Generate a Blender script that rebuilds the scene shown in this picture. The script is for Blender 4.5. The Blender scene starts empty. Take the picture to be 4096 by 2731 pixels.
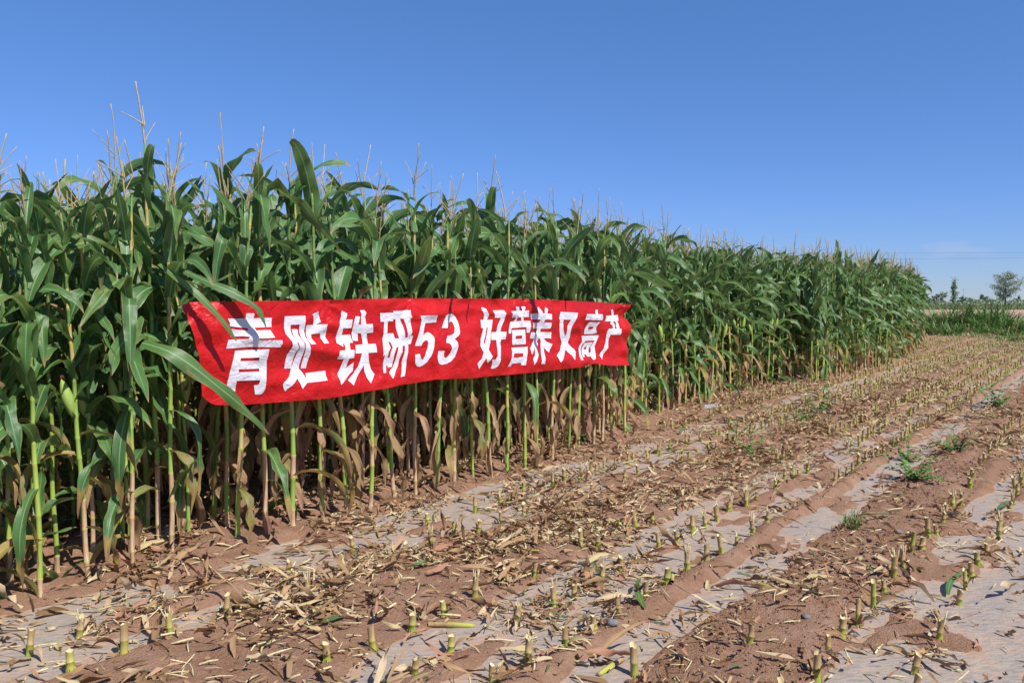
import bpy, math, random
import numpy as np
from mathutils import Matrix, Vector, Euler
from mathutils.geometry import delaunay_2d_cdt

# ------------------------------------------------------------------ camera, sky, sun, exposure
SC = bpy.context.scene
COL = SC.collection
EYE = 1.55
ROW = math.radians(36.6)                      # bearing of the crop rows from +Y
DX, DY = math.sin(ROW), math.cos(ROW)         # along the rows (s)
NX, NY = -math.cos(ROW), math.sin(ROW)        # across the rows, into the standing corn (t)
ROWANG = math.pi / 2 - ROW                    # angle of the row direction in the XY plane

cam_d = bpy.data.cameras.new('camera'); cam = bpy.data.objects.new('camera', cam_d); COL.objects.link(cam)
cam.location = (0, 0, EYE); cam.rotation_euler = (math.radians(90 - 2.69), 0, 0)
cam_d.sensor_width = 36; cam_d.lens = 3309 / 4096 * 36; cam_d.clip_start = .05; cam_d.clip_end = 9000
SC.camera = cam

SUN_EL = math.radians(51)
sun_dir = Vector((.72, -.69, 0)).normalized() * math.cos(SUN_EL) + Vector((0, 0, math.sin(SUN_EL)))
world = bpy.data.worlds.new('World'); SC.world = world; world.use_nodes = True
wn = world.node_tree; wn.nodes.clear()
w_out = wn.nodes.new('ShaderNodeOutputWorld'); w_bg = wn.nodes.new('ShaderNodeBackground')
w_sky = wn.nodes.new('ShaderNodeTexSky'); w_sky.sky_type = 'NISHITA'; w_sky.sun_disc = False
w_sky.sun_elevation = SUN_EL; w_sky.sun_rotation = math.atan2(sun_dir.x, sun_dir.y)
w_sky.altitude = 1100; w_sky.air_density = .8; w_sky.dust_density = .2; w_sky.ozone_density = 10.0
w_bg.inputs['Strength'].default_value = .098
# a few small faint clouds low over the horizon
w_tc = wn.nodes.new('ShaderNodeTexCoord'); w_sep = wn.nodes.new('ShaderNodeSeparateXYZ')
w_map = wn.nodes.new('ShaderNodeMapping'); w_map.inputs['Scale'].default_value = (7, 7, 34)
w_no = wn.nodes.new('ShaderNodeTexNoise'); w_no.inputs['Scale'].default_value = 1.3; w_no.inputs['Detail'].default_value = 6
w_cr = wn.nodes.new('ShaderNodeMapRange'); w_cr.inputs['From Min'].default_value = .56; w_cr.inputs['From Max'].default_value = .74
w_lo = wn.nodes.new('ShaderNodeMapRange'); w_lo.inputs['From Min'].default_value = .12; w_lo.inputs['From Max'].default_value = .06
w_mu = wn.nodes.new('ShaderNodeMath'); w_mu.operation = 'MULTIPLY'; w_mu2 = wn.nodes.new('ShaderNodeMath'); w_mu2.operation = 'MULTIPLY'; w_mu2.inputs[1].default_value = .26
w_mix = wn.nodes.new('ShaderNodeMix'); w_mix.data_type = 'RGBA'; w_mix.inputs[7].default_value = (5.6, 5.4, 6.2, 1)
L = wn.links.new
L(w_tc.outputs['Generated'], w_map.inputs[0]); L(w_map.outputs[0], w_no.inputs['Vector']); L(w_no.outputs['Fac'], w_cr.inputs[0])
L(w_tc.outputs['Generated'], w_sep.inputs[0]); L(w_sep.outputs['Z'], w_lo.inputs[0])
L(w_cr.outputs[0], w_mu.inputs[0]); L(w_lo.outputs[0], w_mu.inputs[1]); L(w_mu.outputs[0], w_mu2.inputs[0])
# white balance of the sky by height above the horizon
def w_tint(z0, z1, c0, c1, src):
    mr = wn.nodes.new('ShaderNodeMapRange'); mr.inputs[1].default_value = z0; mr.inputs[2].default_value = z1; L(w_sep.outputs['Z'], mr.inputs[0])
    mx = wn.nodes.new('ShaderNodeMix'); mx.data_type = 'RGBA'; L(mr.outputs[0], mx.inputs[0])
    for i, c in ((6, c0), (7, c1)):
        if c is None: L(src, mx.inputs[i])
        else: mx.inputs[i].default_value = c + (1,)
    return mx.outputs[2]
w_t = w_tint(.11, .36, None, (1.22, 1.38, 1.46), w_tint(.0, .11, (.88, .80, .86), (1.02, 1.01, 1.15), None))
w_pr = wn.nodes.new('ShaderNodeMix'); w_pr.data_type = 'RGBA'; w_pr.blend_type = 'MULTIPLY'; w_pr.inputs[0].default_value = 1; L(w_sky.outputs[0], w_pr.inputs[6]); L(w_t, w_pr.inputs[7])
L(w_mu2.outputs[0], w_mix.inputs[0]); L(w_pr.outputs[2], w_mix.inputs[6]); L(w_mix.outputs[2], w_bg.inputs['Color']); L(w_bg.outputs[0], w_out.inputs['Surface'])

sd = bpy.data.lights.new('sun', 'SUN'); sd.energy = 5.0; sd.angle = math.radians(.55); sd.color = (1, .955, .89)
so = bpy.data.objects.new('sun', sd); COL.objects.link(so); so.rotation_euler = sun_dir.to_track_quat('Z', 'Y').to_euler(); so.location = (20, -20, 40)
SC.view_settings.view_transform = 'Standard'; SC.view_settings.look = 'None'; SC.view_settings.exposure = .3
SC.view_settings.gamma = 1; SC.view_settings.use_curve_mapping = False
SC.cycles.max_bounces = 6; SC.cycles.diffuse_bounces = 3; SC.cycles.transparent_max_bounces = 8

rng = np.random.default_rng(7); R = random.Random(11)

# ------------------------------------------------------------------ helpers
def W2(s, t, z=0.0): return Vector((s * DX + t * NX, s * DY + t * NY, z))
def W2a(s, t, z): return np.stack([s * DX + t * NX, s * DY + t * NY, z], -1)
def toST(v): return v[..., 0] * DX + v[..., 1] * DY, v[..., 0] * NX + v[..., 1] * NY

def tag(o, label=None, cat=None, group=None, kind=None):
    if label: o['label'] = label
    if cat: o['category'] = cat
    if group: o['group'] = group
    if kind: o['kind'] = kind
    return o

def _hash(ix, iy, seed):
    h = (ix.astype(np.int64) * 374761393 + iy.astype(np.int64) * 668265263 + seed * 974634777) & 0x7fffffff
    h = (h ^ (h >> 13)) * 1274126177 & 0x7fffffff
    h = (h ^ (h >> 16)) * 1103515245 & 0x7fffffff
    return (h >> 8 & 0xffff) / 65535.0
def vnoise(x, y, seed=0):
    x = np.asarray(x, float); y = np.asarray(y, float)
    ix = np.floor(x); iy = np.floor(y); fx = x - ix; fy = y - iy
    fx = fx * fx * (3 - 2 * fx); fy = fy * fy * (3 - 2 * fy)
    a = _hash(ix, iy, seed); b = _hash(ix + 1, iy, seed); c = _hash(ix, iy + 1, seed); d = _hash(ix + 1, iy + 1, seed)
    return (a + (b - a) * fx + (c - a) * fy + (a - b - c + d) * fx * fy) * 2 - 1
def fbm(x, y, seed=0, oc=4):
    r = 0; a = 1.
    for k in range(oc):
        r = r + a * vnoise(x * 2 ** k + 17.3 * k, y * 2 ** k - 9.1 * k, seed + k); a *= .5
    return r
def sstep(a, b, x): q = np.clip((x - a) / (b - a), 0, 1); return q * q * (3 - 2 * q)

class Geo:
    """vertices, polygons (quads or tris, -1 padded), per-vertex 'luv' (x, y, random) and 'lk', per-face material"""
    def __init__(s, V, Fc, luv=None, lk=None, mi=None):
        s.V = np.asarray(V, float).reshape(-1, 3); Fc = np.asarray(Fc, np.int64)
        if Fc.shape[1] == 3: Fc = np.concatenate([Fc, -np.ones((len(Fc), 1), np.int64)], 1)
        s.F = Fc; n = len(s.V)
        s.luv = np.zeros((n, 3)) if luv is None else np.asarray(luv, float)
        s.lk = np.zeros(n) if lk is None else np.asarray(lk, float) * np.ones(n)
        s.mi = np.zeros(len(Fc), int) if mi is None else np.asarray(mi) * np.ones(len(Fc), int)
    def moved(s, M, rnd=None):
        A = np.array(M); V = s.V @ A[:3, :3].T + A[:3, 3]
        luv = s.luv
        if rnd is not None: luv = luv.copy(); luv[:, 2] = (luv[:, 2] + rnd) % 1
        return Geo(V, s.F, luv, s.lk, s.mi)
def join(gs):
    off = 0; Fs = []
    for g in gs: Fs.append(np.where(g.F >= 0, g.F + off, -1)); off += len(g.V)
    return Geo(np.concatenate([g.V for g in gs]), np.concatenate(Fs), np.concatenate([g.luv for g in gs]), np.concatenate([g.lk for g in gs]), np.concatenate([g.mi for g in gs]))
def mesh(name, g, mats, smooth=True):
    me = bpy.data.meshes.new(name)
    q = g.F[:, 3] >= 0; cnt = np.where(q, 4, 3); st = np.concatenate([[0], np.cumsum(cnt)[:-1]])
    loops = g.F.reshape(-1); loops = loops[loops >= 0]
    me.vertices.add(len(g.V)); me.vertices.foreach_set('co', g.V.astype(np.float32).ravel())
    me.loops.add(len(loops)); me.loops.foreach_set('vertex_index', loops.astype(np.int32))
    me.polygons.add(len(g.F)); me.polygons.foreach_set('loop_start', st.astype(np.int32)); me.polygons.foreach_set('loop_total', cnt.astype(np.int32))
    me.polygons.foreach_set('material_index', g.mi.astype(np.int32)); me.polygons.foreach_set('use_smooth', np.full(len(g.F), smooth))
    a = me.attributes.new('luv', 'FLOAT_VECTOR', 'POINT'); a.data.foreach_set('vector', g.luv.astype(np.float32).ravel())
    a = me.attributes.new('lk', 'FLOAT', 'POINT'); a.data.foreach_set('value', g.lk.astype(np.float32))
    for m in (mats if isinstance(mats, (list, tuple)) else [mats]): me.materials.append(m)
    me.update(calc_edges=True)
    return me
def link(name, data, parent=None, M=None):
    o = bpy.data.objects.new(name, data); COL.objects.link(o)
    if parent is not None: o.parent = parent
    if M is not None: o.matrix_local = M if parent is not None else M
    return o

def grid_faces(nu, nv, off=0):
    i = np.arange(nu)[:, None] * (nv + 1) + np.arange(nv)[None, :]; i = i.ravel() + off
    return np.stack([i, i + nv + 1, i + nv + 2, i + 1], 1)
def ring_faces(nr, n, off=0, cap=True):
    j = np.arange(n); F = []
    for k in range(nr - 1):
        a = off + k * n; F.append(np.stack([a + j, a + (j + 1) % n, a + n + (j + 1) % n, a + n + j], 1))
    F = np.concatenate(F)
    return F
def tube(P, rad, n=6, luv=None, lk=None, mi=0, cap=True):
    P = np.asarray(P, float); m = len(P); rad = np.ones(m) * rad
    T = np.gradient(P, axis=0); T /= np.linalg.norm(T, axis=1)[:, None] + 1e-9
    ref = np.array([1., 0, 0]) if abs(T[0, 0]) < .8 else np.array([0, 1., 0])
    a = np.cross(T, ref); a /= np.linalg.norm(a, axis=1)[:, None] + 1e-9; b = np.cross(T, a)
    th = np.arange(n) / n * 2 * np.pi
    V = P[:, None] + rad[:, None, None] * (a[:, None] * np.cos(th)[None, :, None] + b[:, None] * np.sin(th)[None, :, None])
    F = ring_faces(m, n)
    V = V.reshape(-1, 3)
    LU = np.zeros((m * n, 3)); LU[:, 1] = np.repeat(np.linspace(0, 1, m) if luv is None else luv, n); LU[:, 0] = np.tile(np.arange(n) / n, m)
    LK = np.repeat(np.zeros(m) if lk is None else np.asarray(lk) * np.ones(m), n)
    if cap:
        V = np.concatenate([V, P[-1:]]); c = len(V) - 1; j = np.arange(n) + (m - 1) * n
        F = np.concatenate([F, np.stack([j, np.roll(j, -1), np.full(n, c), -np.ones(n, int)], 1)])
        LU = np.concatenate([LU, [[.5, LU[-1, 1], 0]]]); LK = np.concatenate([LK, LK[-1:]])
    return Geo(V, F, LU, LK, mi)

# ------------------------------------------------------------------ materials
class NT:
    def __init__(s, name):
        s.m = bpy.data.materials.new(name); s.m.use_nodes = True; s.t = s.m.node_tree; s.t.nodes.clear()
        s.out = s.t.nodes.new('ShaderNodeOutputMaterial')
    def n(s, typ, **kw):
        nd = s.t.nodes.new('ShaderNode' + typ)
        for k, v in kw.items(): setattr(nd, k, v)
        return nd
    def L(s, a, b): s.t.links.new(a, b)
    def val(s, sock, v):
        if isinstance(v, bpy.types.NodeSocket): s.L(v, sock)
        else: sock.default_value = v
    def math(s, op, a, b=0., c=None):
        nd = s.n('Math', operation=op); s.val(nd.inputs[0], a); s.val(nd.inputs[1], b)
        if c is not None: s.val(nd.inputs[2], c)
        return nd.outputs[0]
    def rng(s, v, a, b, c=0., d=1.):
        nd = s.n('MapRange'); s.val(nd.inputs[0], v)
        for i, x in enumerate((a, b, c, d)): nd.inputs[i + 1].default_value = x
        return nd.outputs[0]
    def mix(s, f, a, b):
        nd = s.n('Mix', data_type='RGBA'); s.val(nd.inputs[0], f)
        for i, v in ((6, a), (7, b)):
            if isinstance(v, tuple) and len(v) == 3: v = v + (1,)
            s.val(nd.inputs[i], v)
        return nd.outputs[2]
    def noise(s, vec, scale, detail=4, rough=.55, out='Fac'):
        nd = s.n('TexNoise'); nd.inputs['Scale'].default_value = scale; nd.inputs['Detail'].default_value = detail; nd.inputs['Roughness'].default_value = rough
        if vec is not None: s.L(vec, nd.inputs['Vector'])
        return nd.outputs[out]
    def attr(s, name):
        return s.n('Attribute', attribute_name=name)
    def obj(s): return s.n('TexCoord').outputs['Object']
    def pos(s): return s.n('NewGeometry').outputs['Position']
    def scaled(s, v, sc):
        nd = s.n('Mapping'); nd.inputs['Scale'].default_value = sc; s.L(v, nd.inputs[0]); return nd.outputs[0]
    def comb(s, x, y, z):
        nd = s.n('CombineXYZ')
        for i, v in enumerate((x, y, z)): s.val(nd.inputs[i], v)
        return nd.outputs[0]
    def bsdf(s, col, rough=.7, spec=.3, bump=None, bs=.3, bd=.01, trans=None, tcol=None, **kw):
        p = s.n('BsdfPrincipled'); s.val(p.inputs['Base Color'], col if not (isinstance(col, tuple) and len(col) == 3) else col + (1,))
        s.val(p.inputs['Roughness'], rough); s.val(p.inputs['Specular IOR Level'], spec)
        for k, v in kw.items(): s.val(p.inputs[k.replace('_', ' ')], v)
        if bump is not None:
            b = s.n('Bump'); b.inputs['Strength'].default_value = bs; b.inputs['Distance'].default_value = bd; s.val(b.inputs['Height'], bump); s.L(b.outputs[0], p.inputs['Normal'])
        o = p.outputs[0]
        if trans:
            tr = s.n('BsdfTranslucent'); s.val(tr.inputs['Color'], tcol if tcol is not None else col)
            mx = s.n('MixShader'); mx.inputs[0].default_value = trans; s.L(o, mx.inputs[1]); s.L(tr.outputs[0], mx.inputs[2]); o = mx.outputs[0]
        s.L(o, s.out.inputs['Surface']); return s.m

def rnd_of(m, k=1.0):
    """per-leaf random: stored value plus the object's own"""
    a = m.attr('luv'); sp = m.n('SeparateXYZ'); m.L(a.outputs['Vector'], sp.inputs[0])
    oi = m.n('ObjectInfo')
    r = m.math('FRACT', m.math('ADD', sp.outputs[2], m.math('MULTIPLY', oi.outputs['Random'], 3.7)))
    return sp.outputs[0], sp.outputs[1], r

def mat_leaf():
    m = NT('corn_leaf'); u, v, r = rnd_of(m); au = m.math('ABSOLUTE', u)
    r2 = m.math('FRACT', m.math('MULTIPLY', r, 7.31)); dead = m.attr('lk').outputs['Fac']
    vec = m.comb(m.math('MULTIPLY', u, 2.2), m.math('MULTIPLY', v, 5.), m.math('MULTIPLY', r, 50.))
    n1 = m.noise(vec, 1.2, 5, .6); streak = m.noise(m.comb(m.math('MULTIPLY', u, 16.), m.math('MULTIPLY', v, .8), m.math('MULTIPLY', r, 50.)), 1.5, 3)
    g = m.mix(r, (.034, .102, .028), (.094, .204, .034)); g = m.mix(m.rng(n1, .35, .7), g, (.096, .206, .048))
    g = m.mix(m.rng(streak, .3, .7, 0, .45), g, (.085, .165, .08))
    g = m.mix(m.math('MULTIPLY', m.rng(r2, .8, 1.), m.rng(n1, .4, .6)), g, (.15, .21, .04))
    mid = m.math('MULTIPLY', m.rng(au, .11, .05), m.rng(v, 1., .5, .3, 1.)); g = m.mix(mid, g, (.22, .36, .16))
    # withered tip and margin
    edge = m.math('MULTIPLY', m.rng(au, .86, .98), m.rng(m.noise(vec, 3.1, 3), .45, .55))
    tip = m.rng(m.math('ADD', v, m.math('MULTIPLY', n1, .25)), 1.03, 1.1); e = m.math('MAXIMUM', edge, tip)
    e = m.math('MAXIMUM', e, m.math('MULTIPLY', m.rng(m.noise(vec, .9, 5, .7), .64, .67), m.rng(r2, .45, .5)))
    g = m.mix(e, g, (.33, .24, .11))
    d = m.mix(r, (.24, .145, .055), (.47, .33, .155)); d = m.mix(m.rng(r2, .86, .90), d, (.42, .22, .14)); d = m.mix(m.rng(n1, .46, .66), d, (.17, .09, .035))
    d = m.mix(m.rng(streak, .45, .6, 0, .6), d, (.45, .31, .17))
    yl = m.mix(m.rng(n1, .4, .6), (.34, .27, .04), d)
    dd = m.math('ADD', dead, m.math('MULTIPLY', m.math('SUBTRACT', n1, .5), .5))
    col = m.mix(m.rng(dd, .3, .45), g, yl); col = m.mix(m.rng(dd, .55, .75), col, d)
    h = m.math('ADD', m.math('MULTIPLY', m.math('SINE', m.math('MULTIPLY', u, 46.)), .3), m.math('MULTIPLY', n1, 2.))
    tc = m.n('HueSaturation'); tc.inputs['Value'].default_value = 1.9; m.L(col, tc.inputs['Color']); tc.inputs['Hue'].default_value = .475
    return m.bsdf(col, m.rng(dead, .3, .7, .38, .75), .45, h, .3, .004, trans=.27, tcol=tc.outputs[0])
def mat_stalk():
    m = NT('corn_stalk'); u, v, r = rnd_of(m); lk = m.attr('lk').outputs['Fac']
    p = m.obj(); n1 = m.noise(m.scaled(p, (60, 60, 5)), 1., 4, .6); n2 = m.noise(m.scaled(p, (8, 8, 8)), 1.5, 3)
    g = m.mix(r, (.17, .31, .042), (.31, .39, .055)); g = m.mix(m.rng(n1, .35, .7, 0, .5), g, (.36, .47, .14))
    g = m.mix(m.rng(v, .85, 1.35), g, m.mix(r, (.085, .175, .045), (.15, .24, .07)))
    d = m.mix(m.rng(n2, .35, .6), (.56, .42, .25), (.50, .30, .18)); d = m.mix(m.rng(n1, .5, .7), d, (.25, .15, .08))
    y = (.48, .40, .09, 1)
    col = m.mix(m.rng(lk, .25, .45), g, y); col = m.mix(m.rng(lk, .5, .7), col, d)
    return m.bsdf(col, .5, .35, n1, .25, .003)
def mat_simple(name, c1, c2, sc=(1, 1, 1), scale=8, rough=.8, spec=.2, trans=None, bs=.3, bd=.005, use_r=True):
    m = NT(name); p = m.obj(); n1 = m.noise(m.scaled(p, sc), scale, 5, .6); f = m.rng(n1, .35, .65)
    if use_r:
        u, v, r = rnd_of(m); f = m.math('ADD', m.math('MULTIPLY', f, .45), m.math('MULTIPLY', r, .55))
    c = m.mix(f, c1, c2)
    return m.bsdf(c, rough, spec, n1, bs, bd, trans=trans)
M_LEAF = mat_leaf(); M_STALK = mat_stalk()
M_TAS = mat_simple('corn_tassel', (.40, .31, .15), (.62, .52, .30), scale=60, rough=.9, trans=.25)
M_HUSK = mat_simple('ear_husk', (.20, .33, .06), (.36, .44, .11), (30, 30, 3), 3, .6, .3)
M_SILK = mat_simple('ear_silk', (.10, .03, .015), (.22, .09, .04), scale=80, rough=.9)
def mat_litter():
    m = NT('dry_leaf_litter'); u, v, r = rnd_of(m); lk = m.attr('lk').outputs['Fac']
    n1 = m.noise(m.comb(m.math('MULTIPLY', u, 5.), m.math('MULTIPLY', v, 2.), m.math('MULTIPLY', r, 60.)), 1.5, 4, .6)
    c = m.mix(m.rng(r, 0, .5), (.20, .11, .05), (.42, .27, .14)); c = m.mix(m.rng(r, .60, .66), c, (.60, .47, .29)); c = m.mix(m.rng(r, .76, .82), c, (.44, .215, .135))
    c = m.mix(m.rng(r, .90, .93), c, (.56, .46, .24)); c = m.mix(m.rng(n1, .4, .65, 0, .5), c, (.22, .125, .06))
    gr = m.mix(m.rng(n1, .4, .6), (.07, .12, .045), (.13, .17, .08)); c = m.mix(lk, c, gr)
    return m.bsdf(c, .75, .25, n1, .3, .004, trans=.15)
M_LITTER = mat_litter()
def mat_pale():
    m = NT('cut_stalk_fibre'); u, v, r = rnd_of(m); p = m.obj(); n1 = m.noise(m.scaled(p, (90, 90, 6)), 1., 3)
    c = m.mix(r, (.50, .40, .21), (.66, .58, .34)); c = m.mix(m.rng(n1, .45, .65, 0, .6), c, (.38, .28, .14))
    return m.bsdf(c, .8, .2, n1, .4, .003)
M_PALE = mat_pale()
def mat_stub():
    m = NT('corn_stub'); u, v, r = rnd_of(m); lk = m.attr('lk').outputs['Fac']
    p = m.obj(); n1 = m.noise(m.scaled(p, (110, 110, 7)), 1., 4, .6); n2 = m.noise(p, 30, 3)
    g = m.mix(r, (.20, .27, .025), (.40, .40, .06)); g = m.mix(m.rng(n1, .4, .7, 0, .5), g, (.47, .48, .15))
    d = m.mix(m.rng(n1, .35, .6), (.42, .32, .15), (.33, .21, .09)); d = m.mix(m.rng(n2, .55, .65, 0, .5), d, (.24, .14, .07))
    col = m.mix(m.rng(m.math('ADD', lk, m.math('MULTIPLY', n2, .3)), .5, .75), g, d)
    return m.bsdf(col, .55, .3, n1, .3, .003)
M_STUB = mat_stub()
def mat_soil():
    m = NT('field_soil'); p = m.pos()
    big = m.noise(p, .9, 4); med = m.noise(p, 7, 5, .6); fine = m.noise(p, 60, 6, .65); gr = m.noise(p, 240, 2)
    c = m.mix(m.rng(big, .35, .65), (.36, .205, .130), (.45, .27, .18)); c = m.mix(m.rng(med, .35, .7), c, (.30, .155, .088))
    c = m.mix(m.rng(fine, .45, .75, 0, .6), c, (.54, .345, .23)); c = m.mix(m.rng(gr, .70, .74, 0, .7), c, (.52, .40, .30))
    h = m.math('ADD', m.math('MULTIPLY', fine, 1.), m.math('ADD', m.math('MULTIPLY', gr, .35), m.math('MULTIPLY', med, .8)))
    return m.bsdf(c, .95, .12, h, .8, .04)
M_SOIL = mat_soil()
def mat_film():
    m = NT('mulch_film'); p = m.pos()
    q = m.n('Mapping'); q.inputs['Rotation'].default_value = (0, 0, -ROWANG); q.inputs['Scale'].default_value = (1, 2.4, 1); m.L(p, q.inputs[0]); pr = q.outputs[0]
    a = m.noise(pr, 3.2, 6, .65); b = m.noise(pr, 14, 5, .6); f = m.noise(p, 90, 4, .6)
    c = m.mix(m.rng(a, .42, .58), (.34, .295, .25), (.41, .31, .235)); c = m.mix(m.rng(b, .42, .62, 0, .7), c, (.255, .23, .205))
    c = m.mix(m.rng(f, .50, .70, 0, .6), c, (.36, .22, .145)); c = m.mix(m.rng(b, .64, .70, 0, .6), c, (.17, .13, .10))
    a2 = m.noise(p, 5.5, 8, .75); lk = m.attr('lk').outputs['Fac']
    dust = m.math('ADD', m.math('MULTIPLY', lk, .9), m.math('MULTIPLY', m.math('SUBTRACT', a2, .5), 2.6))
    c = m.mix(m.rng(dust, .5, .95, 0, .9), c, (.40, .255, .175))
    h = m.math('ADD', m.math('MULTIPLY', b, 1.), m.math('MULTIPLY', f, .15))
    return m.bsdf(c, m.rng(dust, .3, .7, .55, .95), .14, h, .7, .02)
M_FILM = mat_film()
def mat_ground():
    m = NT('open_ground'); p = m.pos(); sp = m.n('SeparateXYZ'); m.L(p, sp.inputs[0])
    s = m.math('ADD', m.math('MULTIPLY', sp.outputs[0], DX), m.math('MULTIPLY', sp.outputs[1], DY))
    y = m.math('ADD', sp.outputs[1], m.math('MULTIPLY', m.math('SUBTRACT', m.noise(p, .03, 4), .5), 30.))
    a = m.noise(p, .4, 6, .65); b = m.noise(m.scaled(p, (.02, .1, 1)), 1., 5)
    soil = m.mix(a, (.34, .23, .17), (.44, .32, .25)); grass = m.mix(m.rng(b, .35, .65), (.09, .15, .045), (.20, .22, .08)); grass = m.mix(m.rng(a, .4, .7, 0, .6), grass, (.07, .12, .04))
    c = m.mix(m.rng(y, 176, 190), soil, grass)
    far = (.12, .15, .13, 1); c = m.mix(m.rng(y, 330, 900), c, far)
    return m.bsdf(c, .95, .1, a, .4, .1)
M_GROUND = mat_ground()
def mat_green(name, c1, c2, c3=None, trans=.2):
    m = NT(name); u, v, r = rnd_of(m); c = m.mix(r, c1, c2)
    if c3: c = m.mix(m.rng(m.attr('lk').outputs['Fac'], .4, .6), c, c3)
    return m.bsdf(c, .6, .3, trans=trans)
M_WEED = mat_green('weed_leaf', (.07, .18, .035), (.15, .29, .07)); M_REED = mat_green('reed_leaf', (.06, .15, .03), (.16, .27, .07), (.38, .30, .15))
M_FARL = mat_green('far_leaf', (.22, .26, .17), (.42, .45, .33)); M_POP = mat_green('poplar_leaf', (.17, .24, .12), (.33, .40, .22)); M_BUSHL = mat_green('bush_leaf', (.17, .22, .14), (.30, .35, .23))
M_BARK = mat_simple('tree_bark', (.05, .04, .03), (.12, .10, .08), (1, 1, .2), 20)
M_STONE = mat_simple('stone', (.10, .10, .11), (.22, .21, .20), scale=30, rough=.85)
M_CLOD = mat_simple('soil_clod', (.31, .17, .10), (.43, .255, .165), scale=40, rough=.95, bs=.8, bd=.01)
M_WIRE = mat_simple('cable', (.04, .04, .05), (.06, .06, .07)); M_POLE = mat_simple('pole_concrete', (.24, .23, .21), (.34, .33, .30))

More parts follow.
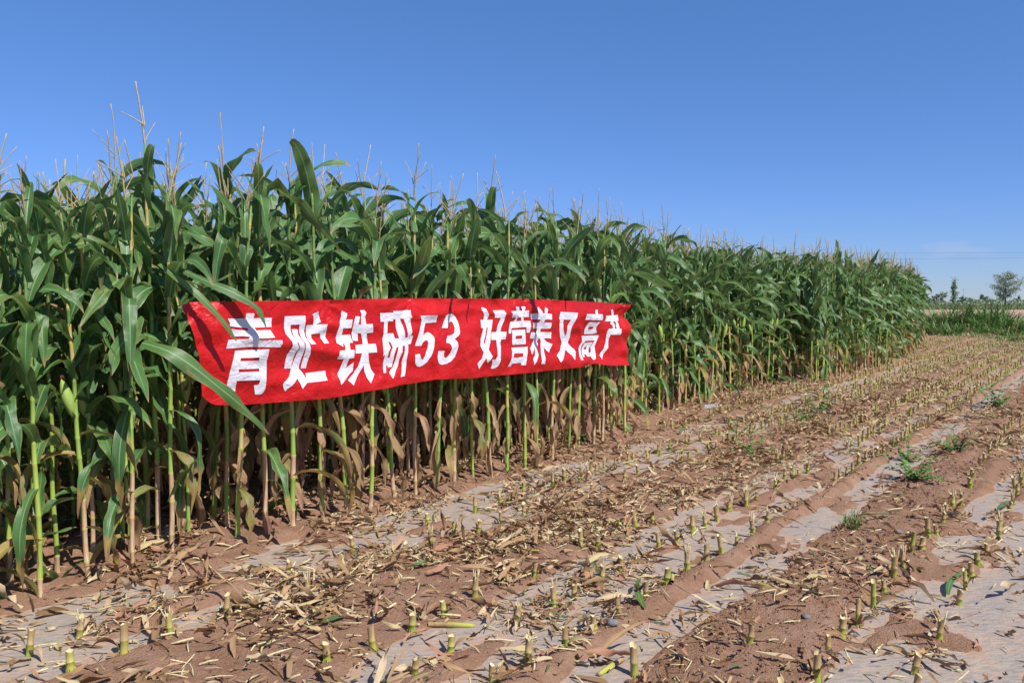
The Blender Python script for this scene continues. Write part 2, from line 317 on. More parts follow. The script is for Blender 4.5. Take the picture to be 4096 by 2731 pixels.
# measured outlines (millimetres along the banner, height) and stub positions (along, across the rows)
LETTERS = [
    ('青', [[3096,1483,3117,1485,3151,1483,3156,1477,3150,1454,3290,1455,3287,1397,3151,1396,3153,1378,3266,1378,3283,1330,3166,1328,3162,1319,3335,1312,3340,1296,3327,1267,3131,1277,2951,1274,2963,1326,3094,1329,3101,1341,3064,1346,2981,1345,2984,1392,3036,1384,3103,1380,3098,1394,3003,1404,2971,1409,2973,1428,2957,1453,3093,1454],[3013,1259,3247,1259,3242,1184,3249,1128,3240,1005,3230,984,3215,974,3172,976,3157,1037,3183,1037,3194,1041,3195,1067,3031,1074,3029,996,2991,997,2972,1024,2972,1064,2990,1181]], [[3049,1213,3183,1210,3185,1190,3045,1194],[3038,1145,3191,1139,3192,1121,3037,1127]]),
    ('贮', [[3395,1462,3565,1464,3563,1329,3577,1298,3587,1279,3593,1208,3575,1116,3530,1117,3546,1216,3539,1284,3516,1323,3516,1407,3444,1405,3444,1344,3469,1302,3478,1257,3463,1216,3449,1123,3395,1125,3403,1215,3426,1270,3418,1296,3393,1349,3392,1386],[3453,1377,3493,1378,3504,1372,3503,1342,3513,1312,3527,1289,3534,1224,3512,1121,3541,1087,3560,1049,3568,1084,3759,1086,3749,1023,3559,1022,3519,983,3486,1056,3437,1012,3404,990,3397,977,3380,998,3368,1031,3426,1076,3438,1098,3453,1134,3472,1189,3487,1256,3465,1313,3455,1340],[3625,1474,3680,1493,3693,1464,3698,1419,3663,1403,3760,1404,3756,1319,3777,1274,3724,1274,3704,1313,3701,1342,3622,1340,3623,1312,3647,1274,3601,1274,3577,1306,3576,1382,3579,1401,3643,1401,3639,1434]], []),
    ('铁', [[3885,1495,3940,1477,3940,1457,3929,1432,3989,1432,3984,1372,3903,1369,3897,1325,3983,1326,4002,1269,3964,1267,3956,1220,3999,1219,3988,1162,3940,1160,3926,1095,3992,1132,3989,1073,3864,982,3853,1060,3875,1087,3890,1160,3839,1162,3851,1220,3906,1220,3914,1246,3909,1266,3901,1265,3896,1244,3846,1274,3845,1309,3853,1365,3877,1424,3886,1456,3881,1473],[4066,1496,4113,1496,4129,1478,4119,1447,4122,1396,4191,1396,4202,1333,4134,1331,4145,1283,4145,1253,4220,1253,4219,1190,4139,1189,4146,1139,4167,1071,4199,1032,4144,971,4116,1016,4101,1060,4094,1106,4025,1027,3979,969,3933,1010,3990,1048,4031,1096,4057,1140,4075,1191,4007,1192,4023,1251,4094,1252,4095,1285,4080,1332,4052,1332,4054,1302,4052,1278,4002,1283,3995,1327,3996,1369,4004,1418,4016,1455,4063,1451,4050,1417,4048,1394,4069,1393,4068,1429,4077,1467]], []),
    ('研', [[4273,1473,4405,1475,4405,1487,4580,1494,4604,1434,4431,1427,4407,1425,4407,1412,4279,1409],[4319,1413,4356,1412,4350,1320,4333,1286,4325,1251,4310,1181,4289,1154,4288,1217,4306,1315,4313,1371],[4306,1322,4411,1323,4425,1282,4542,1287,4584,1297,4607,1296,4589,1237,4490,1224,4426,1218,4389,1213,4379,1260,4357,1260,4367,1214,4334,1187,4290,1161,4290,1210],[4431,1430,4476,1431,4504,1359,4519,1283,4462,1279,4438,1360],[4510,1431,4572,1433,4587,1393,4594,1327,4578,1288,4545,1284,4527,1376],[4305,1181,4349,1197,4335,1142,4331,1085,4311,1037,4279,1035,4294,1105,4304,1160],[4326,1142,4361,1143,4398,1145,4388,1074,4348,1070,4347,1086,4326,1085],[4364,1185,4389,1218,4427,1222,4401,1177,4390,1113,4353,1115,4359,1157],[4449,1228,4490,1230,4474,1180,4451,1128,4440,1074,4372,988,4345,1033,4398,1074,4416,1129,4424,1172],[4518,1230,4557,1236,4530,1149,4519,1070,4493,998,4450,995,4476,1072,4481,1129,4505,1190]], []),
    ('5', [[4686,1449,4868,1452,4873,1414,4871,1394,4753,1391,4736,1364,4714,1295,4744,1312,4777,1320,4804,1310,4829,1283,4829,1261,4809,1194,4781,1136,4742,1089,4704,1065,4667,1057,4640,1064,4620,1085,4612,1130,4614,1155,4667,1157,4672,1130,4686,1111,4699,1114,4721,1142,4749,1197,4760,1237,4752,1258,4733,1259,4711,1243,4695,1216,4633,1219,4658,1293,4685,1373,4701,1406,4697,1424]], []),
    ('3', [[5039,1463,5074,1455,5115,1433,5139,1402,5145,1366,5133,1328,5115,1301,5055,1258,5079,1236,5088,1201,5078,1155,5057,1116,5013,1081,4967,1063,4915,1058,4881,1068,4862,1090,4852,1124,4860,1171,4933,1169,4930,1139,4936,1118,4950,1110,4973,1118,5002,1147,5014,1185,5008,1212,4991,1226,4953,1232,4975,1287,5014,1291,5050,1307,5073,1345,5074,1383,5062,1399,5044,1397,5015,1377,4994,1347,4927,1349,4957,1397,4986,1446,5012,1459]], []),
    ('好', [[5454,1512,5502,1497,5511,1478,5542,1449,5539,1428,5517,1404,5591,1403,5569,1336,5544,1261,5526,1208,5500,1152,5537,1093,5483,1036,5457,1083,5383,994,5356,1042,5408,1085,5432,1133,5402,1189,5435,1272,5450,1335,5420,1336,5428,1404,5470,1404,5485,1437,5484,1448,5445,1490],[5581,1483,5741,1483,5762,1457,5749,1391,5701,1318,5693,1298,5778,1294,5756,1230,5687,1229,5676,1160,5653,1087,5653,1053,5637,1015,5606,992,5575,986,5543,987,5544,1036,5533,1065,5581,1064,5600,1098,5619,1174,5619,1230,5546,1232,5562,1298,5635,1298,5644,1350,5705,1417,5613,1420,5610,1447]], [[5501,1337,5521,1338,5492,1278,5466,1199,5455,1222,5477,1271]]),
    ('营', [[5895,1514,5950,1513,5981,1477,6025,1477,5999,1514,6063,1514,6066,1504,6054,1478,6116,1479,6129,1418,6042,1420,6039,1385,6139,1383,6139,1331,6133,1276,6086,1277,6082,1329,5860,1325,5847,1279,5810,1279,5827,1338,5844,1379,5903,1384,5923,1417,5852,1416,5847,1452,5832,1474,5917,1477],[5867,1306,6066,1307,6075,1176,5860,1177,5856,1243],[5842,1153,6105,1150,6081,1065,6060,986,5988,990,5991,1012,5854,1010,5840,986,5795,987,5834,1066,5842,1117]], [[5947,1417,5991,1418,5992,1384,5938,1384],[5902,1256,6005,1257,6005,1228,5899,1227],[5876,1100,6025,1097,6008,1063,5870,1061]]),
    ('养', [[6265,1513,6321,1461,6313,1451,6360,1450,6354,1475,6371,1509,6428,1491,6416,1446,6494,1443,6485,1389,6373,1392,6362,1363,6483,1360,6486,1335,6479,1305,6338,1307,6333,1276,6510,1271,6502,1212,6396,1215,6433,1185,6520,1156,6466,1081,6380,1128,6363,977,6295,981,6322,1177,6333,1182,6322,1217,6300,1216,6289,1207,6271,1179,6290,1176,6268,1138,6257,1064,6222,1013,6181,978,6165,1038,6200,1067,6228,1144,6157,1075,6142,1135,6179,1162,6214,1186,6232,1219,6147,1222,6156,1277,6260,1276,6271,1309,6182,1313,6191,1366,6288,1365,6300,1394,6175,1396,6153,1450,6249,1452,6238,1491]], []),
    ('又', [[6638,1461,6931,1449,6913,1403,6841,1303,6842,1250,6849,1217,6816,1158,6865,1123,6926,1088,6953,1062,6900,982,6862,1029,6768,1093,6724,1045,6640,976,6579,1046,6643,1093,6707,1162,6664,1231,6642,1308,6638,1387,6619,1388]], [[6696,1386,6811,1382,6770,1329,6768,1248,6751,1222,6700,1294]]),
    ('高', [[7288,1476,7329,1478,7315,1431,7436,1430,7456,1370,7305,1369,7068,1378,7083,1437,7268,1431,7270,1457],[7151,1352,7362,1348,7331,1303,7329,1278,7366,1234,7290,1230,7112,1234,7095,1272,7120,1317],[7051,1217,7428,1212,7378,1148,7345,1103,7352,1021,7329,980,7301,968,7260,967,7242,984,7233,1036,7274,1038,7282,1059,7275,1101,7307,1130,7344,1162,7143,1161,7141,1153,7089,1126,7066,1085,7059,978,7014,978,7019,1088,7042,1120,7085,1155,7073,1189],[7145,1144,7303,1143,7242,1077,7223,1002,7174,1005,7156,1016,7154,1029,7116,1029,7110,1004,7079,1004,7086,1076,7105,1109]], [[7176,1305,7273,1306,7269,1280,7161,1279],[7153,1100,7200,1103,7182,1075,7134,1076]]),
    ('产', [[7635,1467,7683,1479,7713,1442,7713,1414,7841,1416,7858,1389,7855,1354,7778,1353,7808,1337,7796,1270,7834,1269,7825,1205,7625,1211,7608,1175,7596,1105,7596,1075,7536,1021,7462,959,7436,1003,7514,1070,7543,1133,7556,1185,7559,1250,7589,1275,7655,1275,7664,1287,7655,1305,7615,1332,7654,1352,7514,1356,7536,1385,7522,1412,7671,1415,7657,1445]], [[7672,1350,7734,1348,7752,1333,7739,1312,7730,1273,7692,1274,7712,1303,7707,1317,7681,1335]]),
]
BANNER = [2685,1536,2738,1551,2838,1556,3150,1558,3629,1565,4090,1575,4603,1583,5354,1583,6106,1582,6555,1574,7017,1562,7493,1550,7904,1534,8045,1525,8012,1468,7979,1401,8039,1353,8048,1191,8000,1065,8003,865,7568,889,7398,912,7287,929,7151,919,7001,906,6636,907,6068,912,5786,917,5558,923,5344,921,4853,947,4625,938,4462,934,4280,921,4101,917,3918,906,3758,900,3488,909,3239,914,3059,922,2906,937,2872,952,2811,1002,2810,1065,2793,1162,2769,1258,2732,1381]
OVER_A = [(2.621, 1.773), (2.66, 1.697), (2.714, 1.621), (2.791, 1.521), (2.863, 1.419), (2.904, 1.352), (2.934, 1.32)]
OVER_B = [(2.799, 1.736), (2.879, 1.666), (2.971, 1.609), (3.066, 1.55), (3.122, 1.482), (3.147, 1.413), (3.15, 1.379)]
OVER_C = [(2.478, 1.326), (2.544, 1.289), (2.664, 1.185), (2.789, 1.069), (2.92, 0.962), (3.039, 0.845), (3.161, 0.741)]
NEAR_STUBS = [(6.18,0.63),(5.73,0.64),(4.16,0.65),(4.72,0.65),(6.47,0.65),(6.97,0.65),(5.01,0.66),(5.24,0.66),(5.47,0.66),(7.35,0.66),(3.72,0.67),(6.03,0.97),(6.26,0.97),(7.01,0.97),(5.59,0.98),(4.11,0.99),(4.41,0.99),(4.65,0.99),(4.87,0.99),(5.11,0.99),(5.84,0.99),(6.5,0.99),(6.85,1.0),(7.68,1.0),(7.69,1.0),(3.68,1.01),(3.91,1.01),(5.42,1.01),(8.09,1.04),(9.01,1.05),(9.74,1.05),(8.74,1.06),(9.49,1.07),(10.49,1.07),(10.85,1.07),(10.3,1.08),(11.45,1.09),(11.77,1.09),(3.52,1.3),(3.01,1.6),(7.16,1.93),(4.0,1.94),(4.76,1.94),(5.28,1.94),(5.55,1.94),(3.78,1.95),(4.29,1.95),(4.55,1.95),(3.04,1.96),(3.29,1.96),(5.04,1.96),(3.54,1.97),(2.78,1.98),(2.61,2.04),(5.98,2.25),(6.0,2.26),(6.23,2.27),(7.13,2.27),(9.33,2.27),(5.3,2.28),(7.12,2.28),(7.56,2.28),(3.44,2.29),(3.63,2.29),(3.92,2.29),(5.11,2.29),(5.53,2.29),(4.15,2.3),(4.9,2.3),(5.54,2.3),(6.76,2.3),(7.63,2.3),(3.15,2.31),(4.66,2.31),(7.01,2.31),(7.41,2.31),(7.44,2.31),(5.84,2.32),(5.83,2.33),(2.47,2.34),(3.52,2.34),(9.1,2.34),(9.27,2.34),(2.71,2.35),(12.63,2.35),(13.2,2.4),(13.53,2.4),(14.02,2.42),(14.94,2.44),(14.54,2.46),(3.73,2.61),(5.18,2.62),(8.17,2.62),(4.45,2.63),(7.8,2.64),(2.53,2.65),(2.78,2.65),(3.01,2.65),(4.99,2.65),(3.26,2.66),(10.28,2.66),(10.5,2.66),(6.0,2.67),(8.06,2.67),(9.95,2.68),(10.16,2.68),(3.57,2.69),(4.34,2.69),(2.31,2.7),(9.74,2.7),(6.72,3.41),(6.24,3.43),(7.28,3.43),(4.26,3.44),(5.72,3.44),(2.83,3.46),(4.54,3.47),(4.82,3.47),(6.56,3.47),(1.84,3.48),(2.35,3.48),(3.59,3.48),(10.42,3.48),(1.62,3.5),(2.07,3.5),(3.86,3.51),(4.11,3.53),(7.55,3.75),(9.01,3.76),(7.37,3.79),(9.6,3.81),(10.29,3.81),(3.48,3.82),(4.17,3.82),(4.69,3.82),(6.42,3.82),(1.6,3.83),(3.0,3.83),(1.82,3.84),(10.35,4.41),(11.95,4.43),(9.94,4.45),(11.14,4.47)]

# ------------------------------------------------------------------ the ground
STUB_ROWS = [.66, .99, 1.95, 2.30, 2.65, 3.47, 3.82]
FILM = [(.28, .97), (1.56, 1.84), (1.96, 2.62), (3.44, 4.36)]
def film_mask(s, t):
    tw = t + .05 * vnoise(s * 1.6, t * 2, 31) + .025 * vnoise(s * 6, t * 6, 32)
    m = np.zeros_like(tw)
    for a, b in FILM: m = np.maximum(m, sstep(a - .03, a + .05, tw) * sstep(b + .03, b - .05, tw))
    return m
def soil_h(s, t):
    s = np.asarray(s, float); t = np.asarray(t, float)
    fm = film_mask(s, t)
    ridge = .032 * np.exp(-((t - 1.89) / .07) ** 2) + .02 * np.exp(-((t - 1.2) / .2) ** 2) + .022 * np.exp(-((t - 3.0) / .22) ** 2)
    cl = .012 * fbm(s * 7, t * 7, 3, 3) + .02 * np.abs(fbm(s * 13, t * 15, 6, 3)) * np.exp(-((t - 1.25) / .33) ** 4) + .012 * np.abs(fbm(s * 19, t * 19, 5, 2)) * (0.45 + .55 * vnoise(s * 1.3, t * 2.5, 8)) + .012 * fbm(s * 1.7, t * 2.6, 12, 2)
    rut = .012 * np.sin(s * 2 * np.pi / .11 + 2.5 * vnoise(s * 1.5, t * 3, 44)) * np.exp(-((t - 1.38) / .13) ** 2) * sstep(6.5, 8.5, s)
    corn = sstep(4.3, 4.7, t) * (.02 + .05 * np.maximum(0, fbm(s * 2.6, t * 3, 21, 3)) + .07 * np.exp(-((t - 5.05) / .28) ** 2) * (.5 + .5 * vnoise(s * 1.2, 3, 22)))
    mound = 0
    for r in STUB_ROWS: mound = mound + .040 * np.exp(-((t - r + .03) / .085) ** 2) * np.maximum(0, .25 + vnoise(s * 2.6, r * 9, 41))
    patch = .042 * np.maximum(0, fbm(s * 1.9, t * 4.2, 51, 4) - .12 + .10 * sstep(6, 12, s) + .12 * (t > 3.2) * sstep(9, 4, s))
    return (1 - fm) * (.016 + ridge + cl + rut) + fm * (-.014 + .006 * fbm(s * 14, t * 14, 61, 2) + patch + mound) + corn
def film_h(s, t): return .003 + .004 * fbm(s * 2.5, t * 9, 71, 3)
def top_h(s, t):
    h = soil_h(s, t); return np.where(film_mask(s, t) > .3, np.maximum(h, film_h(s, t)), h)

sv = [-1.2]
while sv[-1] < 66: sv.append(sv[-1] + .014 + .0075 * max(0, sv[-1]))
sv = np.array(sv); tv = np.concatenate([np.arange(-1.2, .2, .08), np.arange(.2, 5.7, .024), np.arange(5.7, 16, .14)])
SS, TT = np.meshgrid(sv, tv, indexing='ij')
HH = soil_h(SS, TT)
edge = np.minimum.reduce([sstep(-1.2, -.6, SS), sstep(66, 60, SS), sstep(-1.2, -.7, TT), sstep(15.9, 14.5, TT)])
HH = HH * edge - .07 * (1 - edge)
field = link('field_soil', mesh('field_soil', Geo(W2a(SS, TT, HH), grid_faces(len(sv) - 1, len(tv) - 1)), M_SOIL)); tag(field, kind='structure')
gx = np.concatenate([-np.geomspace(6000, 20, 24), np.linspace(-15, 15, 7), np.geomspace(20, 6000, 24)])
GX, GY = np.meshgrid(gx, gx, indexing='ij')
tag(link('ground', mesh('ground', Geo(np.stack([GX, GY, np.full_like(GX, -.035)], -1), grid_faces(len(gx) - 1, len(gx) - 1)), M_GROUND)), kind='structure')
for i, (a, b) in enumerate(FILM):
    fs = [1.0]
    while fs[-1] < 40: fs.append(fs[-1] + .03 + .006 * fs[-1])
    fs = np.array(fs); ft = np.arange(a - .08, b + .081, .035); FS, FT = np.meshgrid(fs, ft, indexing='ij')
    o = link('mulch_film', mesh('mulch_film', Geo(W2a(FS, FT, film_h(FS, FT)), grid_faces(len(fs) - 1, len(ft) - 1), lk=sstep(-.022, .002, soil_h(FS, FT) - film_h(FS, FT)).ravel()), M_FILM))
    tag(o, ['dusty grey plastic mulch sheet under the two stubble rows furthest right', 'narrow dusty strip of plastic mulch beside the bare soil ridge', 'wide dusty plastic mulch sheet under the middle stubble rows', 'dusty plastic mulch sheet running along the foot of the standing corn'][i], 'mulch film', 'plastic mulch sheets between the stubble rows')

# ------------------------------------------------------------------ corn leaves
def leaf_geo(Ln, Wd, e0, bend, p=1.6, fold=.35, wave=.25, twist=0., sway=0., kink=None, kang=0., ns=12, na=4, dead=0., rnd=0., tipdead=0., ph=0., freq=None, thin0=.45):
    v = np.linspace(0, 1, ns + 1); vm = (v[1:] + v[:-1]) / 2
    th = e0 - bend * vm ** p
    if kink is not None: th = th - kang * sstep(kink - .035, kink + .035, vm)
    th = np.maximum(th, -1.62); ph_ = sway * vm ** 1.3
    T = np.stack([np.cos(th) * np.cos(ph_), np.cos(th) * np.sin(ph_), np.sin(th)], -1)
    C = np.concatenate([[[0, 0, 0]], np.cumsum(T * Ln / ns, 0)]); Tv = np.concatenate([T[:1], (T[1:] + T[:-1]) / 2, T[-1:]])
    return strip_geo(C, Tv, v, Wd, fold, wave, twist, na, dead, rnd, tipdead, ph, freq or Ln * 26, thin0)
def strip_geo(C, Tv, v, Wd, fold, wave, twist, na, dead, rnd, tipdead, ph, freq, thin0, side=None):
    Tv = Tv / np.linalg.norm(Tv, axis=1)[:, None]
    if side is None:
        S = np.cross(np.array([0, 0, 1.]), Tv); nn = np.linalg.norm(S, axis=1)[:, None]
        S = np.where(nn > .03, S / np.maximum(nn, 1e-6), np.array([0, 1., 0]))
        for i in range(1, len(S)):
            if S[i] @ S[i - 1] < 0: S[i] = -S[i]
    else:
        S = side - Tv * (Tv @ side)[:, None]; S /= np.linalg.norm(S, axis=1)[:, None]
    Nn = np.cross(Tv, S); tw = twist * v
    S2 = S * np.cos(tw)[:, None] + Nn * np.sin(tw)[:, None]; N2 = Nn * np.cos(tw)[:, None] - S * np.sin(tw)[:, None]
    w = Wd * (thin0 + (1 - thin0) * sstep(0, .28, v)) * np.maximum(0, 1 - v ** 2.4) ** .75 + .0006
    u = np.linspace(-1, 1, na + 1); U = u[None, :]; V_ = v[:, None]
    P = C[:, None] + S2[:, None] * (U * w[:, None])[..., None] * (1 - .25 * fold)
    env = np.sin(np.pi * np.clip(V_ * 1.05, 0, 1)) ** .6
    off = fold * np.abs(U) * w[:, None] * (1 - .6 * V_) + wave * Wd * env * (U ** 2) * np.sin(V_ * freq + ph + np.where(U > 0, 1.9, 0) + 1.3 * np.sin(V_ * 7 + ph)) 
    P = P + N2[:, None] * off[..., None]
    LU = np.stack([np.broadcast_to(U, off.shape), np.broadcast_to(V_, off.shape), np.full(off.shape, rnd)], -1)
    lk = np.clip(dead + tipdead * sstep(.55, 1., V_) * np.ones_like(U), 0, 1)
    return Geo(P.reshape(-1, 3), grid_faces(len(v) - 1, na), LU.reshape(-1, 3), lk.reshape(-1))

def lib_entry(kind, i_=0):
    u = R.uniform
    if kind == 'dead': a = dict(Ln=u(.28, .52), Wd=u(.022, .036), e0=u(.1, .9), bend=u(2.1, 2.6), p=u(.16, .36), fold=u(.5, 1.3), wave=u(.5, 1.0), twist=u(-2.5, 2.5), sway=u(-.9, .9), dead=1, freq=u(9, 22), thin0=.6)
    elif kind == 'half': a = dict(Ln=u(.45, .7), Wd=u(.034, .046), e0=u(.4, 1.0), bend=u(2.1, 2.6), p=u(.3, .7), fold=u(.3, .8), wave=u(.3, .6), twist=u(-1.5, 1.5), sway=u(-.7, .7), dead=u(.1, .5), tipdead=u(.4, .9))
    elif kind == 'mid':
        a = dict(Ln=u(.56, .80), Wd=u(.050, .063), e0=u(.95, 1.35), bend=u(1.9, 3.0) if i_ % 5 else u(.6, 1.4), p=u(.6, 1.5), thin0=.62, fold=u(.1, .5), wave=u(.25, .6), twist=u(-1.5, 1.5), sway=u(-.5, .5))
        if i_ % 5 and u(0, 1) < .5: a.update(kink=u(.15, .5), kang=u(1.2, 2.2), bend=u(.4, 1.0))
    elif kind == 'up':
        a = dict(Ln=u(.44, .68), Wd=u(.045, .057), e0=u(1.1, 1.45), bend=u(1.2, 2.7) if i_ % 6 else u(.3, .8), p=u(.9, 2.0), thin0=.65, fold=u(.2, .5), wave=u(.2, .5), twist=u(-1.4, 1.4), sway=u(-.4, .4))
        if i_ % 6 and u(0, 1) < .6: a.update(kink=u(.2, .55), kang=u(1.2, 2.4), bend=u(.3, .8))
    else: a = dict(Ln=u(.3, .48), Wd=u(.028, .04), e0=u(1.15, 1.45), bend=u(.6, 2.3), p=u(1.3, 2.2), fold=u(.3, .6), wave=u(.05, .2), twist=u(-.8, .8), sway=u(-.3, .3))
    a.update(rnd=u(0, 1), ph=u(0, 6)); return kind, a
LIB = [lib_entry(k, j) for j, k in enumerate(['dead'] * 10 + ['half'] * 7 + ['mid'] * 24 + ['up'] * 18 + ['flag'] * 7)]
BYK = {k: [i for i, e in enumerate(LIB) if e[0] == k] for k in ('dead', 'half', 'mid', 'up', 'flag')}
HI = [leaf_geo(**dict(a, ns=14, na=4)) for k, a in LIB]
LO = [leaf_geo(**dict(a, ns=7, na=2)) for k, a in LIB]
NAMEK = {'dead': 'dry_leaf', 'half': 'leaf', 'mid': 'leaf', 'up': 'leaf', 'flag': 'leaf'}
HIM = [mesh('corn_leaf_' + k, g, M_LEAF) for (k, a), g in zip(LIB, HI)]

def stalk_geo(Ht, nodes, deadh, r0=.0135, n=8, seed=0):
    rr = random.Random(seed); P = []; rad = []; lk = []; prev = 0
    bx, by = rr.uniform(-.03, .03), rr.uniform(-.03, .03)
    def at(h): q = h / 2.; return [bx * q * q + .004 * math.sin(h * 9 + seed), by * q * q + .004 * math.cos(h * 8 + seed), h]
    hs = []
    for i, h in enumerate(nodes):
        dk = 1. if h < deadh else (.0 if rr.random() < .85 else .6)
        if i and dk == 1. and rr.random() < .18: dk = .1
        rb = r0 * (1 - .5 * (h / Ht) ** 1.5)
        hs += [(prev + .012, rb * 1.0, dk), ((prev + h) / 2, rb * .98, dk), (h - .012, rb * .97, dk * .9), (h - .004, rb * 1.12, max(.38, dk * .6)), (h + .004, rb * 1.09, .2 if dk < .5 else .45)]
        prev = h
    hs.append((Ht, r0 * .3, 0))
    hs = [(-.03, r0 * 1.1, .9), (.005, r0 * 1.1, .8)] + hs
    for h, r_, k in hs: P.append(at(h)); rad.append(r_); lk.append(k)
    g = tube(P, rad, n, luv=[q[2] for q in P], lk=lk); g.luv[:, 2] = rr.random(); return g
def tassel_geo(seed, n=4, lo=False):
    rr = random.Random(seed); L_ = rr.uniform(.20, .33) * (1.3 if lo else 1); gs = []
    def br(base, dr, ln, r0, m):
        P = [np.array(base)]; d = np.array(dr, float)
        for k in range(m):
            d = d + np.array([rr.uniform(-.06, .06), rr.uniform(-.06, .06), -.03]); d /= np.linalg.norm(d); P.append(P[-1] + d * ln / m)
        rad = [r0 * (.35 if k == 0 else (.8 + .4 * (k % 2)) * (1 - .45 * k / m)) for k in range(m + 1)]
        return tube(P, rad, 3 if lo else n)
    gs.append(br((0, 0, -.03), (rr.uniform(-.16, .16), rr.uniform(-.16, .16), 1), L_ + .10, .0095 if lo else .0052, 5 if lo else 9))
    for i in range(rr.randint(3, 5) if lo else rr.randint(3, 6)):
        a = rr.uniform(0, 6.28); e = rr.uniform(.35, .95)
        gs.append(br((0, 0, rr.uniform(-.01, .10)), (math.cos(a) * e, math.sin(a) * e, rr.uniform(.6, 1.)), rr.uniform(.12, .22), .0052 if lo else .0032, 3 if lo else 6))
    g = join(gs); g.luv[:, 2] = rr.random(); return g
def ear_geo(seed, n=8):
    rr = random.Random(seed); L_ = rr.uniform(.20, .26); k = np.linspace(0, 1, 9)
    rad = .033 * np.sin(np.pi * np.clip(k * .86 + .1, 0, 1)) ** .8; rad[-1] = .003
    P = np.stack([.22 * k * L_ + .012, 0 * k + .01 * np.sin(k * 3), k * L_], -1)
    g = tube(P, rad, n, luv=k); g.luv[:, 2] = rr.random(); gs = [g]
    for i in range(7):
        a = rr.uniform(0, 6.28); c = P[-1]
        gs.append(tube([c, c + np.array([.012 * math.cos(a), .012 * math.sin(a), .022]), c + np.array([.03 * math.cos(a), .03 * math.sin(a), .0])], [.0035, .003, .001], 3, mi=1))
    return join(gs)
NV = 14
STK = []
for i in range(NV):
    nl = R.randint(17, 19); Hl = R.uniform(1.82, 2.02); nodes = [.10]; 
    for j in range(1, nl): nodes.append(.10 + (Hl - .10) * (j / (nl - 1)) ** .80 + R.uniform(-.012, .012))
    dh = R.choice([.0, .05, .15, .3, .4, .5, .6, .7]); Ht = Hl + R.uniform(.10, .18)
    r0 = R.uniform(.0125, .0175); STK.append(dict(nodes=nodes, Ht=Ht, dh=dh, hi=stalk_geo(Ht, nodes, dh, r0, 8, i), lo=stalk_geo(Ht, nodes[::2], dh, r0, 4, i)))
for q in STK: q['me'] = mesh('corn_stalk', q['hi'], M_STALK)
TAS = [tassel_geo(i) for i in range(10)]; TASLO = [tassel_geo(i, lo=True) for i in range(10)]; TASM = [mesh('corn_tassel', g, M_TAS) for g in TAS]
EAR = [ear_geo(i) for i in range(5)]; EARM = [mesh('corn_ear', g, [M_HUSK, M_SILK]) for g in EAR]

BT = 4.36; BS0, BS1 = 2.62, 8.12            # plane and extent of the banner
def Tm(x, y, z): return Matrix.Translation((x, y, z))
def Rz(a): return Matrix.Rotation(a, 4, 'Z')
def plan_plant(s, t, rr, full, deadb=0., green_low=False, scale=None):
    """returns root matrix and the list of parts [(kind, index, local matrix)]"""
    k = rr.randrange(NV); q = STK[k]; sc = scale or rr.uniform(1.0, 1.13)
    z = float(top_h(s, t)); root = Tm(*W2(s, t, z - .005)) @ Matrix.Rotation(rr.gauss(0, .022), 4, 'X') @ Matrix.Rotation(rr.gauss(0, .022), 4, 'Y') @ Rz(rr.uniform(0, 6.28)) @ Matrix.Scale(sc, 4)
    az0 = rr.uniform(0, 6.28); parts = [('stalk', k, Matrix.Identity(4))]
    rb = root.to_3x3().normalized(); yaw = root.to_euler().z
    near_banner = BS0 - .75 < s < BS1 + .75 and t < 5.3
    dh = max(q['dh'] + .1, .5 if s > 2.9 else .3) + deadb
    for j, h in enumerate(q['nodes']):
        lastk = len(q['nodes']) - 1 - j
        if h < .28 and rr.random() < .35 : continue
        if h < dh + .12 and not (green_low and rr.random() < .85): kd = 'dead' if rr.random() < .85 else 'half'
        elif h < dh + .3 and rr.random() < .4: kd = 'half'
        elif lastk == 0: kd = 'flag'
        elif lastk <= 3: kd = 'up'
        else: kd = 'mid'
        if kd == 'mid' and rr.random() < (.09 if 3 < s < 10 else .03): kd = 'dead'
        if kd == 'mid' and h < .75 and rr.random() < .25: kd = 'half'
        ok = False
        for tr in range(12):
            li = rr.choice(BYK[kd]); az = az0 + (j % 2) * math.pi + rr.gauss(0, .45) + (0 if tr < 3 else rr.uniform(-3.1, 3.1)); ls = rr.uniform(.88, 1.1) * (.8 if kd == 'mid' and h < .6 else 1) * (.9 if s < 3.2 else 1)
            M = Tm(0, 0, h) @ Rz(az) @ Matrix.Scale(ls, 4)
            if not near_banner: ok = True; break
            A = np.array(root @ M); V = LO[li].V @ A[:3, :3].T + A[:3, 3]; ss, tt = toST(V)
            if not np.any((tt < BT + .05) & (ss > BS0 - .05) & (ss < BS1 + .02) & (V[:, 2] > .84) & (V[:, 2] < 1.62)) : ok = True; break
        if ok and near_banner and np.any((tt < BT - .06) & (V[:, 2] > 1.6) & (ss > BS0 + .3) & (ss < BS1)) and rr.random() < .75: ok = False
        if ok: parts.append((kd, li, M))
    tz = q['Ht']; parts.append(('tassel', rr.randrange(10), Tm(0, 0, tz) @ Rz(rr.uniform(0, 6)) @ Matrix.Scale(rr.uniform(.85, 1.15), 4)))
    if rr.random() < .7:
        h = q['nodes'][min(len(q['nodes']) - 4, 6)]; eaz = az0 + rr.uniform(-.6, .6)
        if near_banner: eaz = ROWANG + rr.uniform(.3, 2.8) - yaw
        elif s < 2.7 and t < 4.7: eaz = ROWANG - math.pi / 2 + rr.uniform(-.5, .7) - yaw
        parts.append(('ear', rr.randrange(5), Tm(0, 0, h) @ Rz(eaz)))
    return root, parts
